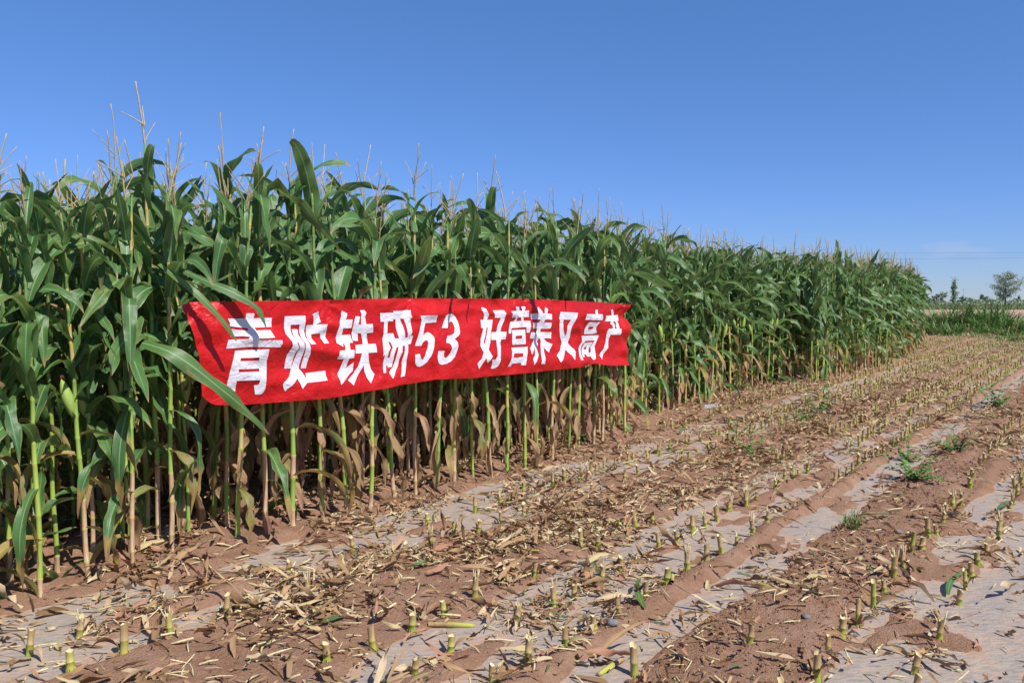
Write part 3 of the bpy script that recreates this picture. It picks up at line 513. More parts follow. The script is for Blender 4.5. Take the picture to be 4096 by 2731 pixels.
def build_plant(root, parts, label, group):
    e = link('corn_plant', None); e.matrix_world = root; e.empty_display_size = .1
    tag(e, label, 'corn plant', group)
    for kd, i, M in parts:
        if kd == 'stalk': link('stalk', STK[i]['me'], e, M)
        elif kd == 'tassel': link('tassel', TASM[i], e, M)
        elif kd == 'ear': link('ear', EARM[i], e, M)
        else: link(NAMEK[kd], HIM[i], e, M)
    return e
MI = {'stalk': 1, 'tassel': 2, 'ear': 3}
def bake_plant(root, parts, out, rr):
    for kd, i, M in parts:
        A = root @ M
        g = STK[i]['lo'] if kd == 'stalk' else TASLO[i] if kd == 'tassel' else None if kd == 'ear' else LO[i]
        if g is None: continue
        g = g.moved(A, rr.random()); g.mi = np.full(len(g.F), MI.get(kd, 0)); out.append(g)

# positions measured on the front row, then the rows behind and beyond
FRONT = [(1.20, 4.50), (1.45, 4.52), (1.72, 4.5), (1.94, 4.49), (2.22, 4.56), (2.47, 4.55), (2.71, 4.55), (3.16, 4.54), (3.39, 4.56), (3.57, 4.50), (3.80, 4.47), (4.02, 4.46), (4.25, 4.46), (4.50, 4.47), (4.80, 4.53), (5.01, 4.50), (5.25, 4.51), (5.45, 4.47), (5.68, 4.45), (5.91, 4.44), (6.16, 4.43), (6.37, 4.43), (6.66, 4.46), (7.05, 4.52), (7.26, 4.53), (7.57, 4.54), (7.77, 4.54), (7.93, 4.52), (8.34, 4.58)]
plants = []                                   # (s, t, row)
for s, t in FRONT: plants.append((s, t, 0))
def add_row(t, s0, s1, row, sp=.23, j=.05):
    s = s0
    while s < s1:
        plants.append((s + R.uniform(-j, j), t + R.gauss(0, .02), row)); s += sp * R.uniform(.85, 1.2)
add_row(4.93, .9, 9.2, 1); add_row(4.72, 1.0, 3.3, 1, .21); add_row(5.08, 9.0, 15.4, 1); add_row(4.66, 15.4, 22, 1, .2); add_row(4.95, 22, 26.6, 1, .19); add_row(5.06, 15.4, 27.2, 2, .23)
add_row(5.45, .7, 29.2, 2)
for i, t in enumerate([6.1, 6.45, 7.1, 7.45, 8.1]): add_row(t, .6, 31.8, 3 + i, .24)
for i, t in enumerate([8.5, 9.1, 9.6, 10.2, 10.8, 11.4, 12.0]): add_row(t, .8 + .3 * i, 15, 8 + i, .27)
def key(q):
    s, t, row = q; d = math.hypot(s, t); return d * (1 + .55 * max(0, row - (0 if s < 9 else 1)))
plants.sort(key=key)
WILT = min((q for q in plants if q[2] == 1), key=lambda q: abs(q[0] - 16.3))
letters_at = [(3.0, 'first'), (3.55, 'second'), (4.05, 'third'), (4.6, 'fourth'), (5.05, 'digit 5'), (5.4, 'digit 3'), (5.95, 'fifth'), (6.35, 'sixth'), (6.75, 'seventh'), (7.15, 'eighth'), (7.55, 'ninth'), (7.9, 'last')]
ORD = ['first', 'second', 'third', 'fourth', 'fifth', 'sixth', 'seventh', 'eighth', 'ninth', 'tenth', 'eleventh', 'twelfth', 'thirteenth', 'fourteenth', 'fifteenth', 'sixteenth', 'seventeenth', 'eighteenth', 'nineteenth', 'twentieth']
nright = sorted([q for q in plants if q[2] == 1 and q[0] > 9.0], key=lambda q: q[0])
frontL = sorted([q for q in plants if q[2] == 0 and q[0] < 2.6], key=lambda q: q[0])
behind = sorted([q for q in plants if q[2] == 0 and q[0] >= 2.6], key=lambda q: q[0])
stuff = []; rr = random.Random(5); first_near = None
tall_shown = {}
for idx, q in enumerate(plants):
    s, t, row = q; far = s > 9
    root, parts = plan_plant(s, t, rr, idx < 300, deadb=(1.2 if q is WILT else .12 if 3 < s < 9 else 0), green_low=(s < 2.9 or s > 9) and q is not WILT, scale=None if s > 2.6 else rr.uniform(.90, 1.01))
    if idx >= 300: bake_plant(root, parts, stuff, rr); continue
    grp = 'corn plants standing at the edge of the field'
    if row == 0 and s < 2.6:
        n_ = frontL[::-1].index(q); lab = 'tall green corn plant in the front row, %s to the left of the banner' % ORD[n_]
    elif row == 0:
        n_ = behind.index(q)
        lab = 'corn plant holding up the banner, %s of its stalks from the left end' % (ORD[n_] if n_ < 20 else ['twenty-first', 'twenty-second', 'twenty-third', 'twenty-fourth', 'twenty-fifth'][n_ - 20])
    elif row == 1 and far:
        n_ = nright.index(q)
        if n_ < 20: lab = 'corn plant at the field edge, %s stalk to the right of the banner' % ORD[n_]
        else: lab = 'corn plant far along the field edge beyond the banner'; grp = 'far corn plants along the field edge'
    else:
        w = W2(s, t); px = 2048 + 3309 * w.x / w.y; zone = 0 if px < 640 else 1 if px < 1300 else 2 if px < 1900 else 3 if px < 2520 else 4
        where = ['left of the banner', 'above the first two banner characters', 'above the middle of the banner', 'above the last banner characters', 'right of the banner'][zone]
        if row == 1: lab = 'corn plant in the row just behind the front one, ' + where; grp = 'second-row corn plants ' + where
        else: lab = 'corn plant deeper in the field, topped by a tassel, ' + where; grp = 'inner corn plants ' + where
    if q is WILT: lab = 'withered corn plant with dry drooping leaves standing at the green field edge'
    e = build_plant(root, parts, lab, grp)
    if row == 0: tall_shown[round(s, 2)] = e
g = join(stuff); o = link('corn_field_interior', mesh('corn_field_interior', g, [M_LEAF, M_STALK, M_TAS, M_HUSK]))
tag(o, 'dense mass of corn with pale tassels filling the field behind the edge', 'corn field', kind='stuff')
print('plants', len(plants), 'stuff tris', len(g.F) * 2)

def path_leaf(pts, tt, Wd, parent, twist=0., dead=0., tipdead=.0, wave=.2, fold=.3, rnd=.3, ph=1.):
    """a hand-placed leaf whose face looks out of the field; pts are (s, z), tt the t of each point"""
    P = np.array([list(W2(p[0], q, p[1])) for p, q in zip(pts, tt)])
    k = np.linspace(0, len(P) - 1, 19); Q = np.stack([np.interp(k, range(len(P)), P[:, i]) for i in range(3)], -1)
    for _ in range(2): Q[1:-1] = (Q[:-2] + 2 * Q[1:-1] + Q[2:]) / 4
    T = np.gradient(Q, axis=0); out = np.array([-NX, -NY, .25]); out /= np.linalg.norm(out)
    side = np.cross(T / np.linalg.norm(T, axis=1)[:, None], out); side /= np.linalg.norm(side, axis=1)[:, None]
    g = strip_geo2(Q, T, side, Wd, fold, wave, twist, dead, rnd, tipdead, ph)
    M = parent.matrix_world.inverted() if parent.matrix_world else Matrix.Identity(4)
    g = g.moved(M); return link('leaf', mesh('draped_leaf', g, M_LEAF), parent)
def strip_geo2(Q, T, side, Wd, fold, wave, twist, dead, rnd, tipdead, ph):
    v = np.linspace(0, 1, len(Q)); T = T / np.linalg.norm(T, axis=1)[:, None]; Nn = np.cross(side, T)
    sd_ = side; side = side * np.cos(twist * v)[:, None] + Nn * np.sin(twist * v)[:, None]; Nn = np.cross(side, T)
    w = Wd * (.55 + .45 * sstep(0, .25, v)) * np.maximum(0, 1 - v ** 2.2) ** .8 + .0008; u = np.linspace(-1, 1, 7); U = u[None]; V_ = v[:, None]
    P = Q[:, None] + side[:, None] * (U * w[:, None])[..., None]
    off = -fold * np.abs(U) * w[:, None] * .8 + wave * Wd * U ** 2 * np.sin(V_ * 19 + ph + np.where(U > 0, 2., 0)) * np.sin(np.pi * V_) 
    P = P - Nn[:, None] * off[..., None] * -1
    LU = np.stack([np.broadcast_to(U, off.shape), np.broadcast_to(V_, off.shape), np.full(off.shape, rnd)], -1)
    lk = np.clip(dead + tipdead * sstep(.6, 1., V_) * np.ones_like(U), 0, 1)
    return Geo(P.reshape(-1, 3), grid_faces(len(Q) - 1, 6), LU.reshape(-1, 3), lk.reshape(-1))
bpy.context.view_layer.update()
path_leaf(OVER_A, [4.47, 4.36, 4.28, 4.22, 4.19, 4.18, 4.19], .024, tall_shown[2.71], ph=.5, rnd=.15)
path_leaf(OVER_B, [4.5, 4.36, 4.26, 4.22, 4.20, 4.20, 4.21], .034, tall_shown[2.71], ph=2., rnd=.05, twist=.5, tipdead=.5)
path_leaf(OVER_C, [4.42, 4.27, 4.2, 4.17, 4.16, 4.17, 4.2], .050, tall_shown[2.47], ph=3., rnd=.02, wave=.4)

# ------------------------------------------------------------------ the banner
def poly(l): return [(l[i] / 1000., l[i + 1] / 1000.) for i in range(0, len(l), 2)]
def banner_N(s, z):
    """how far the cloth stands out from the stalks, towards the viewer"""
    s = np.asarray(s, float); z = np.asarray(z, float)
    n = .030 * vnoise(s * 1.7 + z * 1.2, z * 4.2, 81) + .014 * fbm(s * 3.1 - z * 2.2, z * 6.5 + s * 1.1, 82, 2)
    n = n + .018 * vnoise(s * 1.1 + z * 2, z * 8.5 + s * .7, 86) * sstep(2.7, 3.2, s) + .0085 * (1 - 2 * np.abs(vnoise(s * 5.2 + z * 3.1, z * 8 - s * 2.0, 83))) + .0030 * (1 - 2 * np.abs(vnoise(s * 13 - z * 6, z * 15 + s * 3, 84)))
    for sa, za in ((2.76, 1.54), (4.60, 1.57), (6.10, 1.57), (7.95, 1.52), (3.75, 1.55)):
        dx = s - sa; dz = z - za; r = np.hypot(dx, dz); a = np.arctan2(dz, dx + 1e-6)
        n = n + .011 * np.cos(a * 9 + sa) * np.exp(-r / .3) * sstep(0, .05, r) - .02 * np.exp(-(r / .09) ** 2)
    n = n + .030 * np.exp(-((z - 1.33 + (s - 3.3) * .24) / .055) ** 2) * sstep(2.7, 3.0, s) * sstep(4.3, 3.7, s)      # the long slanting fold
    n = n + .018 * np.exp(-((z - 1.50 + .1 * np.abs(s - 5.3)) / .03) ** 2) * sstep(4.6, 4.8, s) * sstep(6.1, 5.8, s)
    xl = np.maximum(0, 2.93 - .28 * np.maximum(0, 1.5 - z) * 0 - s); n = n - .03 * xl
    n = n + .02 * sstep(7.7, 7.98, s) * np.sin(z * 26)
    return n
def inside(P, ring):
    x, y = P[:, 0], P[:, 1]; r = np.zeros(len(P), bool); m = len(ring)
    for i in range(m):
        (x1, y1), (x2, y2) = ring[i], ring[(i + 1) % m]
        if y1 == y2: continue
        c = ((y1 > y) != (y2 > y)) & (x < (x2 - x1) * (y - y1) / (y2 - y1) + x1); r ^= c
    return r
def patch(rings, holes, step, lift):
    pts = []; edges = []
    for ring in rings + holes:
        st0 = len(pts); m = len(ring)
        for i in range(m):
            a, b = ring[i], ring[(i + 1) % m]; k = max(1, int(math.hypot(a[0] - b[0], a[1] - b[1]) / (step * 1.5)))
            for j in range(k): pts.append((a[0] + (b[0] - a[0]) * j / k, a[1] + (b[1] - a[1]) * j / k))
        n_ = len(pts) - st0; edges += [(st0 + i, st0 + (i + 1) % n_) for i in range(n_)]
    xs = [p[0] for r_ in rings for p in r_]; zs = [p[1] for r_ in rings for p in r_]
    gx_, gz_ = np.meshgrid(np.arange(min(xs), max(xs), step), np.arange(min(zs), max(zs), step), indexing='ij')
    G_ = np.stack([gx_.ravel(), gz_.ravel()], 1) + rng.uniform(-.12, .12, (gx_.size, 2)) * step
    ok = np.zeros(len(G_), bool)
    for r_ in rings: ok |= inside(G_, r_)
    B_ = np.array(pts); G_ = G_[ok]
    near = np.array([np.min(np.abs(B_ - p).sum(1)) for p in G_]) if len(G_) else np.zeros(0)
    G_ = G_[near > step * .45]
    vs = [Vector(p) for p in pts] + [Vector(p) for p in G_]
    v2, e2, f2, *_ = delaunay_2d_cdt(vs, edges, [], 0, 1e-5)
    V = np.array([list(p) for p in v2]); Fc = np.array([list(f) for f in f2 if len(f) == 3]); cen = V[Fc].mean(1)
    ok = np.zeros(len(cen), bool)
    for r_ in rings: ok |= inside(cen, r_)
    for h_ in holes: ok &= ~inside(cen, h_)
    Fc = Fc[ok]; used = np.unique(Fc); mp = -np.ones(len(V), int); mp[used] = np.arange(len(used)); V = V[used]; Fc = mp[Fc]
    a = V[Fc]; ar = (a[:, 1, 0] - a[:, 0, 0]) * (a[:, 2, 1] - a[:, 0, 1]) - (a[:, 2, 0] - a[:, 0, 0]) * (a[:, 1, 1] - a[:, 0, 1])
    Fc = np.where((ar < 0)[:, None], Fc[:, ::-1], Fc)
    N_ = banner_N(V[:, 0], V[:, 1]) + lift
    lu = np.stack([V[:, 0], V[:, 1], np.zeros(len(V))], -1)
    return Geo(W2a(V[:, 0], BT - N_, V[:, 1]), Fc, lu)
def mat_cloth(name, c, c2, rough, trans):
    m = NT(name); a = m.attr('luv').outputs['Vector']; n = m.noise(a, 14, 5, .6); n3 = m.noise(a, 3, 3)
    w = m.n('TexVoronoi', feature='DISTANCE_TO_EDGE'); w.inputs['Scale'].default_value = 9; m.L(a, w.inputs['Vector'])
    col = m.mix(m.rng(n3, .35, .65), c, c2)
    h = m.math('ADD', m.math('MULTIPLY', n, 1.), m.math('MULTIPLY', m.rng(w.outputs['Distance'], 0, .06, 0, 1), .1))
    return m.bsdf(col, rough, .32, h, .7, .02, trans=trans)
M_RED = mat_cloth('banner_cloth', (.50, .008, .010), (.57, .011, .012), .4, .14); M_WHITE = mat_cloth('banner_letter_paper', (.66, .65, .70), (.72, .71, .76), .5, .08)
M_SEAM = mat_simple('tie_string', (.5, .5, .5), (.7, .7, .7))
ban = link('banner', mesh('banner', patch([poly(BANNER)], [], .019, 0), M_RED))
tag(ban, 'long red cloth banner with large white Chinese characters hung across the front corn stalks', 'banner')
for c, ps, hs in LETTERS:
    o = link('digit' if c in '53' else 'character', mesh('letter', patch([poly(p) for p in ps], [poly(h) for h in hs], .019, .0035), M_WHITE), ban)
    o['label'] = 'white %s %s on the red banner' % ('digit' if c in '53' else 'character', c)
for s, z in ((2.75, 1.53), (4.60, 1.57), (6.10, 1.57), (7.93, 1.52)):
    n_ = float(banner_N(s, z)); th = np.linspace(0, 2 * np.pi, 13)
    P = np.stack([s + .018 * np.cos(th) * 1.2, (BT + .06) + (.06 + n_ + .01) * -np.sin(th), z - .006 + .006 * np.cos(th)], -1)
    link('tie_string', mesh('tie_string', tube(W2a(P[:, 0], P[:, 1], P[:, 2]), .0016, 4, cap=False), M_SEAM), ban)

# ------------------------------------------------------------------ stubble
def stub_geo(seed):
    rr = random.Random(seed); h = rr.uniform(.065, .125); r = rr.uniform(.0125, .0175); lean = rr.gauss(0, .07), rr.gauss(0, .07)
    zs = [-.03, .0, .012, h * .42, h * .45, h * .48, h * .8, h]; rd = [1.15, 1.15, 1., .97, 1.12, .95, .93, .98]
    k0 = rr.choice([.0, .3, .9]); lk = [k0 * .5] * 4 + [.45] + [rr.uniform(.4, 1)] * 3
    P = [(lean[0] * z, lean[1] * z, z) for z in zs]; g = tube(P, [r * q for q in rd], 9, luv=zs, lk=lk, cap=False); gs = [g]
    n = 9; ring = g.V[-n:].copy(); jag = [rr.uniform(-.004, .010) for _ in range(n)]; sl = rr.uniform(-.012, .012); g.V[-n:, 2] += np.array(jag) + sl * np.cos(np.arange(n) / n * 6.28 + seed)
    top = np.array(P[-1]); inner = top + (g.V[-n:] - top) * .72; inner[:, 2] = h - .006
    V = np.concatenate([g.V[-n:], inner, [top + [0, 0, -.004]]]); j = np.arange(n); F = np.concatenate([np.stack([j, (j + 1) % n, n + (j + 1) % n, n + j], 1), np.stack([n + j, n + (j + 1) % n, np.full(n, 2 * n), -np.ones(n, int)], 1)])
    gs.append(Geo(V, F, mi=1))
    kind = rr.random()
    if kind < .25:                                # frayed splinters
        for i in range(rr.randint(2, 6)):
            a = rr.uniform(0, 6.28); b = top + np.array([math.cos(a), math.sin(a), 0]) * r * .7 - [0, 0, .02]; o_ = rr.uniform(.0, .5); ln = rr.uniform(.03, .075)
            e = b + np.array([math.cos(a) * o_, math.sin(a) * o_, 1]) * ln
            gs.append(tube([b, (b + e) / 2, e], [.0045, .0038, .0015], 4, mi=1))
    for i in range(rr.randint(3, 6)):             # brace roots
        a = rr.uniform(0, 6.28); gs.append(tube([(math.cos(a) * r, math.sin(a) * r, .014), (math.cos(a) * r * 2.0, math.sin(a) * r * 2.0, -.012)], [.0028, .002], 4))
    g = join(gs); g.luv[:, 2] = rr.random(); return g
def husk_geo(seed):
    rr = random.Random(seed + 99); gs = []
    for i in range(rr.randint(1, 3)):
        a = rr.uniform(0, 6.28); l = leaf_geo(rr.uniform(.07, .17), rr.uniform(.009, .016), rr.uniform(.7, 1.45), rr.uniform(.6, 2.4), p=1.2, fold=.9, wave=.6, twist=rr.uniform(-1, 1), sway=rr.uniform(-.5, .5), ns=6, na=2, rnd=rr.random(), freq=12, thin0=.8)
        gs.append(l.moved(Tm(math.cos(a) * .012, math.sin(a) * .012, .01) @ Rz(a)))
    g = join(gs); return g
SG = [stub_geo(i) for i in range(24)]; SM = [mesh('cut_stub', g, [M_STUB, M_PALE]) for g in SG]; HG = [husk_geo(i) for i in range(12)]; HM = [mesh('stub_husk', g, M_LITTER) for g in HG]
stubs = [(s, t) for s, t in NEAR_STUBS]
def rowstubs(t, s0, s1, sp=.20):
    s = s0
    while s < s1:
        if R.random() < .93: stubs.append((s + R.uniform(-.05, .05), t + R.gauss(0, .018) + .012 * max(0, s - 8) * .8))
        s += sp * R.uniform(.8, 1.25)
for t, a, b in ((.66, 7.6, 9.5), (.99, 11.9, 15), (1.95, 7.4, 26), (2.30, 9.5, 30), (2.65, 10.7, 34), (3.47, 7.5, 38), (3.82, 4.9, 38), (4.41, 9.0, 9.8), (4.43, 10.6, 15), (4.25, 15.5, 38), (.66, 2.3, 3.6), (.99, 2.6, 3.6)): rowstubs(t, a, b)
for t in (4.9, 5.4, 6.0, 6.5, 7.1, 7.7, 8.3): rowstubs(t, 28 if t < 5.1 else 30.5 if t < 5.5 else 33, 39)
stubs.sort(key=lambda q: math.hypot(*q))
rr = random.Random(3); far = []
ROWN = [(.66, 'stubble row furthest right'), (.99, 'second stubble row from the right'), (1.3, 'bare strip between stubble rows'), (1.6, 'narrow mulch strip'), (1.95, 'stubble row beside the soil ridge'), (2.3, 'middle stubble row'), (2.65, 'stubble row left of the middle one'), (3.47, 'littered stubble row'), (3.82, 'stubble row nearest the standing corn'), (4.43, 'stubble along the corn edge')]
cnt = {}
for i, (s, t) in enumerate(stubs):
    k = rr.randrange(24); z = float(top_h(s, t)); sc = rr.uniform(.82, 1.08)
    M = Tm(*W2(s, t, z)) @ Rz(rr.uniform(0, 6.28)) @ Matrix.Rotation(rr.gauss(0, .07), 4, 'X') @ Matrix.Scale(sc, 4)
    if i >= 298: far.append(SG[k].moved(M @ Matrix.Scale(1.2, 4), rr.random())); continue
    rn = min(ROWN, key=lambda q: abs(q[0] - t))[1]; cnt[rn] = cnt.get(rn, 0) + 1; c = cnt[rn]
    if c <= 20: lab = 'cut corn stub, %s up the photo in the %s' % (ORD[c - 1], rn); grp = 'cut corn stubs in the harvested rows'
    else: lab = 'small distant cut corn stub in the %s' % rn; grp = 'distant stubs of the ' + rn
    o = link('corn_stub', SM[k], None, M); tag(o, lab, 'corn stub', grp)
    if rr.random() < .6: link('dry_husk', HM[rr.randrange(12)], o, Rz(rr.uniform(0, 6)))
o = link('far_corn_stubble', mesh('far_corn_stubble', join(far), [M_STUB, M_PALE])); tag(o, 'far rows of pale cut corn stubs too small to count', 'corn stubble', kind='stuff')
print('stubs', len(stubs))

# ------------------------------------------------------------------ litter of dry leaves and chips
SCR = []
for i in range(44):
    u = R.uniform; lg = i % 3 == 0; gr = i >= 40
    SCR.append(leaf_geo(u(.13, .30) if lg else u(.04, .14), u(.009, .020) if lg else u(.003, .013), u(-.1, .35), u(-.3, .7), p=u(.8, 1.6), fold=u(.2, 1.3), wave=u(.4, 1.4), twist=u(-2.2, 2.2), sway=u(-1.4, 1.4), ns=6, na=2, dead=1. if gr else 0., rnd=u(0, 1), ph=u(0, 6), freq=u(6, 16), thin0=.75))
CH = [tube([(-l, 0, .004), (0, .003, .006), (l, 0, .004)], [w_, w_ * 1.1, w_ * .6], 4, cap=True) for l, w_ in [(R.uniform(.012, .06), R.uniform(.0018, .005)) for _ in range(10)]]
def density(s, t):
    d = 130 + 260 * np.exp(-((t - 3.0) / .42) ** 2) + 70 * sstep(5, 9, s) * sstep(1.9, 2.2, t) + 110 * sstep(3.3, 3.7, t) * sstep(4.6, 4.2, t) + 70 * sstep(4.2, 4.45, t)
    for r in STUB_ROWS: d = d + 190 * np.exp(-((t - r) / .1) ** 2)
    d = d * np.where(film_mask(s, t) > .5, .62, 1.) * (1 + .7 * sstep(6.5, 4, s)) * (.22 + 1.5 * sstep(-.35, .55, fbm(s * 1.5, t * 2.6, 91, 3))) 
    d = d * (1 - .75 * np.exp(-((t - 1.88) / .08) ** 2)) * np.where(t < 1.85, .6 + .5 * sstep(7, 13, s), 1)
    return d * sstep(7.0, 5.6, t)
def scatter(n, s0, s1, t0, t1, dmax, thin=1.):
    q = rng.random((n, 3)); s = s0 + (s1 - s0) * q[:, 0]; t = t0 + (t1 - t0) * q[:, 1]; k = q[:, 2] * dmax < density(s, t) * thin; return s[k], t[k]
def place(lib, s, t, tilt, z0, sc0, sc1):
    gs = []; z = top_h(s, t)
    rz = rng.uniform(0, 6.283, len(s)); a = rng.normal(0, tilt, (len(s), 2)); sc = rng.uniform(sc0, sc1, len(s)); ii = rng.integers(0, len(lib), len(s)); rn = rng.random(len(s)); up = rng.random(len(s))
    P = W2a(s, t, z + z0 * up + .003)
    for i in range(len(s)):
        M = Matrix.Translation(P[i]) @ Euler((a[i, 0], a[i, 1], rz[i])).to_matrix().to_4x4() @ Matrix.Scale(sc[i], 4)
        gs.append(lib[ii[i]].moved(M, rn[i]))
    return gs
A = []
s, t = scatter(int(15.5 * 6.3 * 620), 1.0, 16.5, .1, 6.4, 620); A += place(SCR[:42], s, t, .32, .03, .5, 1.15); n1 = len(s)
s, t = scatter(int(24 * 4.6 * 620), 16.5, 40.5, 1.2, 5.8, 620, .40); A += place(SCR[:40], s, t, .3, .012, .55, 1.0); n2 = len(s)
o = link('dry_leaf_litter', mesh('dry_leaf_litter', join(A), M_LITTER)); tag(o, 'carpet of torn dry corn leaves lying over the harvested rows', 'leaf litter', kind='stuff')
s, t = scatter(int(38 * 6 * 620), 1.0, 39, .1, 5.6, 620, .30); B = place(CH, s, t, .25, .01, .7, 1.4)
o = link('straw_chips', mesh('straw_chips', join(B), M_PALE)); tag(o, 'scattered pale splinters of chopped corn stalk on the soil', 'straw chips', kind='stuff')
print('litter', n1, n2, len(s))
def blob(seed, n=7, m=5, flat=.6, am=.25):
    rr = np.random.default_rng(seed); th = np.linspace(0, 2 * np.pi, n, endpoint=False); V = [[0, 0, flat]]
    for k in range(1, m):
        p = np.pi * k / m
        for a in th: r = 1 + rr.uniform(-am, am); V.append([math.sin(p) * math.cos(a) * r, math.sin(p) * math.sin(a) * r, math.cos(p) * r * flat])
    V.append([0, 0, -flat]); F = [[0, 1 + j, 1 + (j + 1) % n, -1] for j in range(n)]
    for k in range(m - 2):
        for j in range(n): a = 1 + k * n + j; b = 1 + k * n + (j + 1) % n; F.append([a, a + n, b + n, b])
    e = 1 + (m - 2) * n; F += [[len(V) - 1, e + (j + 1) % n, e + j, -1] for j in range(n)]
    return Geo(V, F, np.stack([np.zeros(len(V)), np.zeros(len(V)), np.full(len(V), rr.random())], -1))
BL = [blob(i, 6, 4, .7, am=.42) for i in range(8)]
def clods(n, s0, s1, t0, t1, a, b):
    s = rng.uniform(s0, s1, n); t = rng.uniform(t0, t1, n); k = (film_mask(s, t) < .4) | (rng.random(n) < .06); s, t = s[k], t[k]; z = top_h(s, t); gs = []
    for i in range(len(s)):
        sc = a + (b - a) * rng.random() ** 3; gs.append(BL[rng.integers(8)].moved(Matrix.Translation(Vector(W2a(s[i], t[i], z[i] + sc * .15))) @ Euler((0, 0, rng.uniform(0, 6))).to_matrix().to_4x4() @ Matrix.Diagonal((sc, sc * rng.uniform(.6, 1), sc * rng.uniform(.6, 1), 1)), rng.random()))
    return gs
Cg = clods(14000, 1.8, 10, .1, 4.4, .0025, .013) + clods(1300, 1.2, 9.5, 4.35, 6.2, .01, .06) + clods(3800, 2, 9, .9, 1.6, .003, .016)
o = link('soil_clods', mesh('soil_clods', join(Cg), M_SOIL, smooth=False)); tag(o, 'crumbled clods of red brown soil between the rows', 'soil clods', kind='stuff')

# countable things on the ground
def ground_obj(name, g_or_me, s, t, M, label, cat, group=None, dz=0.):
    o = link(name, g_or_me, None, Tm(*W2(s, t, float(top_h(s, t)) + dz)) @ M); tag(o, label, cat, group); return o
PC = []
for i in range(6):
    l = R.uniform(.06, .13); r = R.uniform(.009, .013); g = tube([(-l, 0, 0), (-l * .2, .002, .001), (-l * .17, .002, .001), (l * .8, .004, 0), (l, .004, 0)], [r, r, r * 1.2, r * .95, r * .9], 8, luv=[0, .4, .45, .9, 1], lk=[.9, .6, .5, R.choice([.2, .8]), .8]); g.luv[:, 2] = R.random()
    PC.append(mesh('stalk_piece', g, M_STUB))
pcs = [(7.18, 2.8, 'pale cut stalk piece lying across the litter in the middle distance'), (6.93, 2.32, 'pale cut stalk piece beside the middle stubble row'), (2.94, 2.54, 'yellow stalk piece lying on the mulch sheet at bottom centre'), (2.8, 3.66, 'tan cut stalk piece in the thick litter, bottom left'), (5.16, 3.81, 'short stalk piece lying near the foot of the corn'), (4.96, 2.72, 'short stalk piece in the thick dry leaves left of the middle row'), (3.0, 1.71, 'bundle-like pale stalk piece on the narrow mulch strip at the bottom'), (4.43, .69, 'green tipped stalk piece leaning on a stub, lower right')]
for i, (s, t, lab) in enumerate(pcs): ground_obj('cut_stalk_piece', PC[i % 6], s, t, Rz(R.uniform(0, 6.28)) @ Matrix.Rotation(R.uniform(-.12, .12), 4, 'Y'), lab, 'stalk piece', 'cut stalk pieces on the ground', .012)
for i in range(46):
    s = R.uniform(2.5, 13); t = R.choice([R.gauss(2.9, .35), R.gauss(3.8, .3), R.uniform(1, 4.3)])
    if t < .1 * s: continue
    ground_obj('cut_stalk_piece', PC[i % 6], s, t, Rz(R.uniform(0, 6.28)) @ Matrix.Rotation(R.uniform(-.12, .12), 4, 'Y') @ Matrix.Scale(R.uniform(.5, .95), 4), 'small cut piece of corn stalk lying loose among the stubble', 'stalk piece', 'small loose stalk pieces', .01)
gl = [(8.73, 4.09, 'broad fresh green leaf lying near the right end of the banner'), (8.97, 3.51, 'green leaf lying in the litter right of the broad one'), (4.79, .71, 'long green leaf across the right-hand stubble row'), (7.89, 3.6, 'wilted green leaf on the mulch below the banner end'), (11.1, 3.45, 'wilted green leaf beside the leafy weed in the distance'), (6.25, 1.26, 'thin green leaf on the bare strip between rows'), (6.95, .72, 'long thin green leaf beside the far right stubs'), (2.67, 2.97, 'greyish green leaf at the bottom of the litter band'), (3.62, 1.87, 'dark green leaf hanging over the soil ridge'), (4.19, 2.56, 'folded dark green leaf beside the middle mulch sheet'), (3.37, 3.26, 'small green leaf amid the litter below the corn')]
for i, (s, t, lab) in enumerate(gl):
    g = leaf_geo(R.uniform(.25, .45), R.uniform(.010, .022), .12, .25, fold=R.uniform(.2, .6), wave=.5, twist=R.uniform(-.5, .5), sway=R.uniform(-.7, .7), ns=12, na=4, rnd=R.random(), dead=.0, tipdead=.4, ph=i)
    ground_obj('green_leaf', mesh('fallen_leaf', g, M_LEAF), s, t, Rz(ROWANG + R.uniform(-.9, .9) + (math.pi if i % 2 else 0)), lab, 'fallen leaf', 'fresh leaves on the ground', .02)
for i, (s, t, r, lab) in enumerate([(5.94, .56, .022, 'dark grey stone beside the right-hand stubs'), (5.79, 1.16, .026, 'black lump on the bare strip beside the grass tuft'), (3.99, .98, .022, 'small blue grey stone at lower right'), (3.97, 1.19, .02, 'small grey stone in the clods, lower right'), (3.35, 1.9, .03, 'flat pale stone on the soil ridge at bottom centre')]):
    ground_obj('stone', mesh('stone', blob(40 + i, 9, 6, .6, .16), M_STONE), s, t, Matrix.Scale(r, 4), lab, 'stone', 'stones in the field', r * .3)
# plastic bottle at the foot of the corn
m = NT('clear_plastic'); M_PLAS = m.bsdf((.5, .56, .6), .15, .5, Alpha=.35); M_CAP = mat_simple('bottle_label', (.25, .45, .7), (.4, .6, .8), use_r=False)
bz = [0, .004, .02, .06, .065, .11, .15, .175, .19, .2, .215]; br_ = [.022, .031, .033, .033, .0315, .033, .032, .022, .013, .013, .013]
bo = ground_obj('plastic_bottle', mesh('bottle_body', tube([(0, 0, z) for z in bz], br_, 14), M_PLAS), 10.84, 4.72, Rz(.25) @ Matrix.Rotation(math.radians(88), 4, 'Y'), 'clear plastic bottle lying at the foot of the corn right of the banner', 'bottle', None, .036)
link('cap', mesh('bottle_cap', tube([(0, 0, .205), (0, 0, .222)], [.0145, .0145], 12), M_CAP), bo)

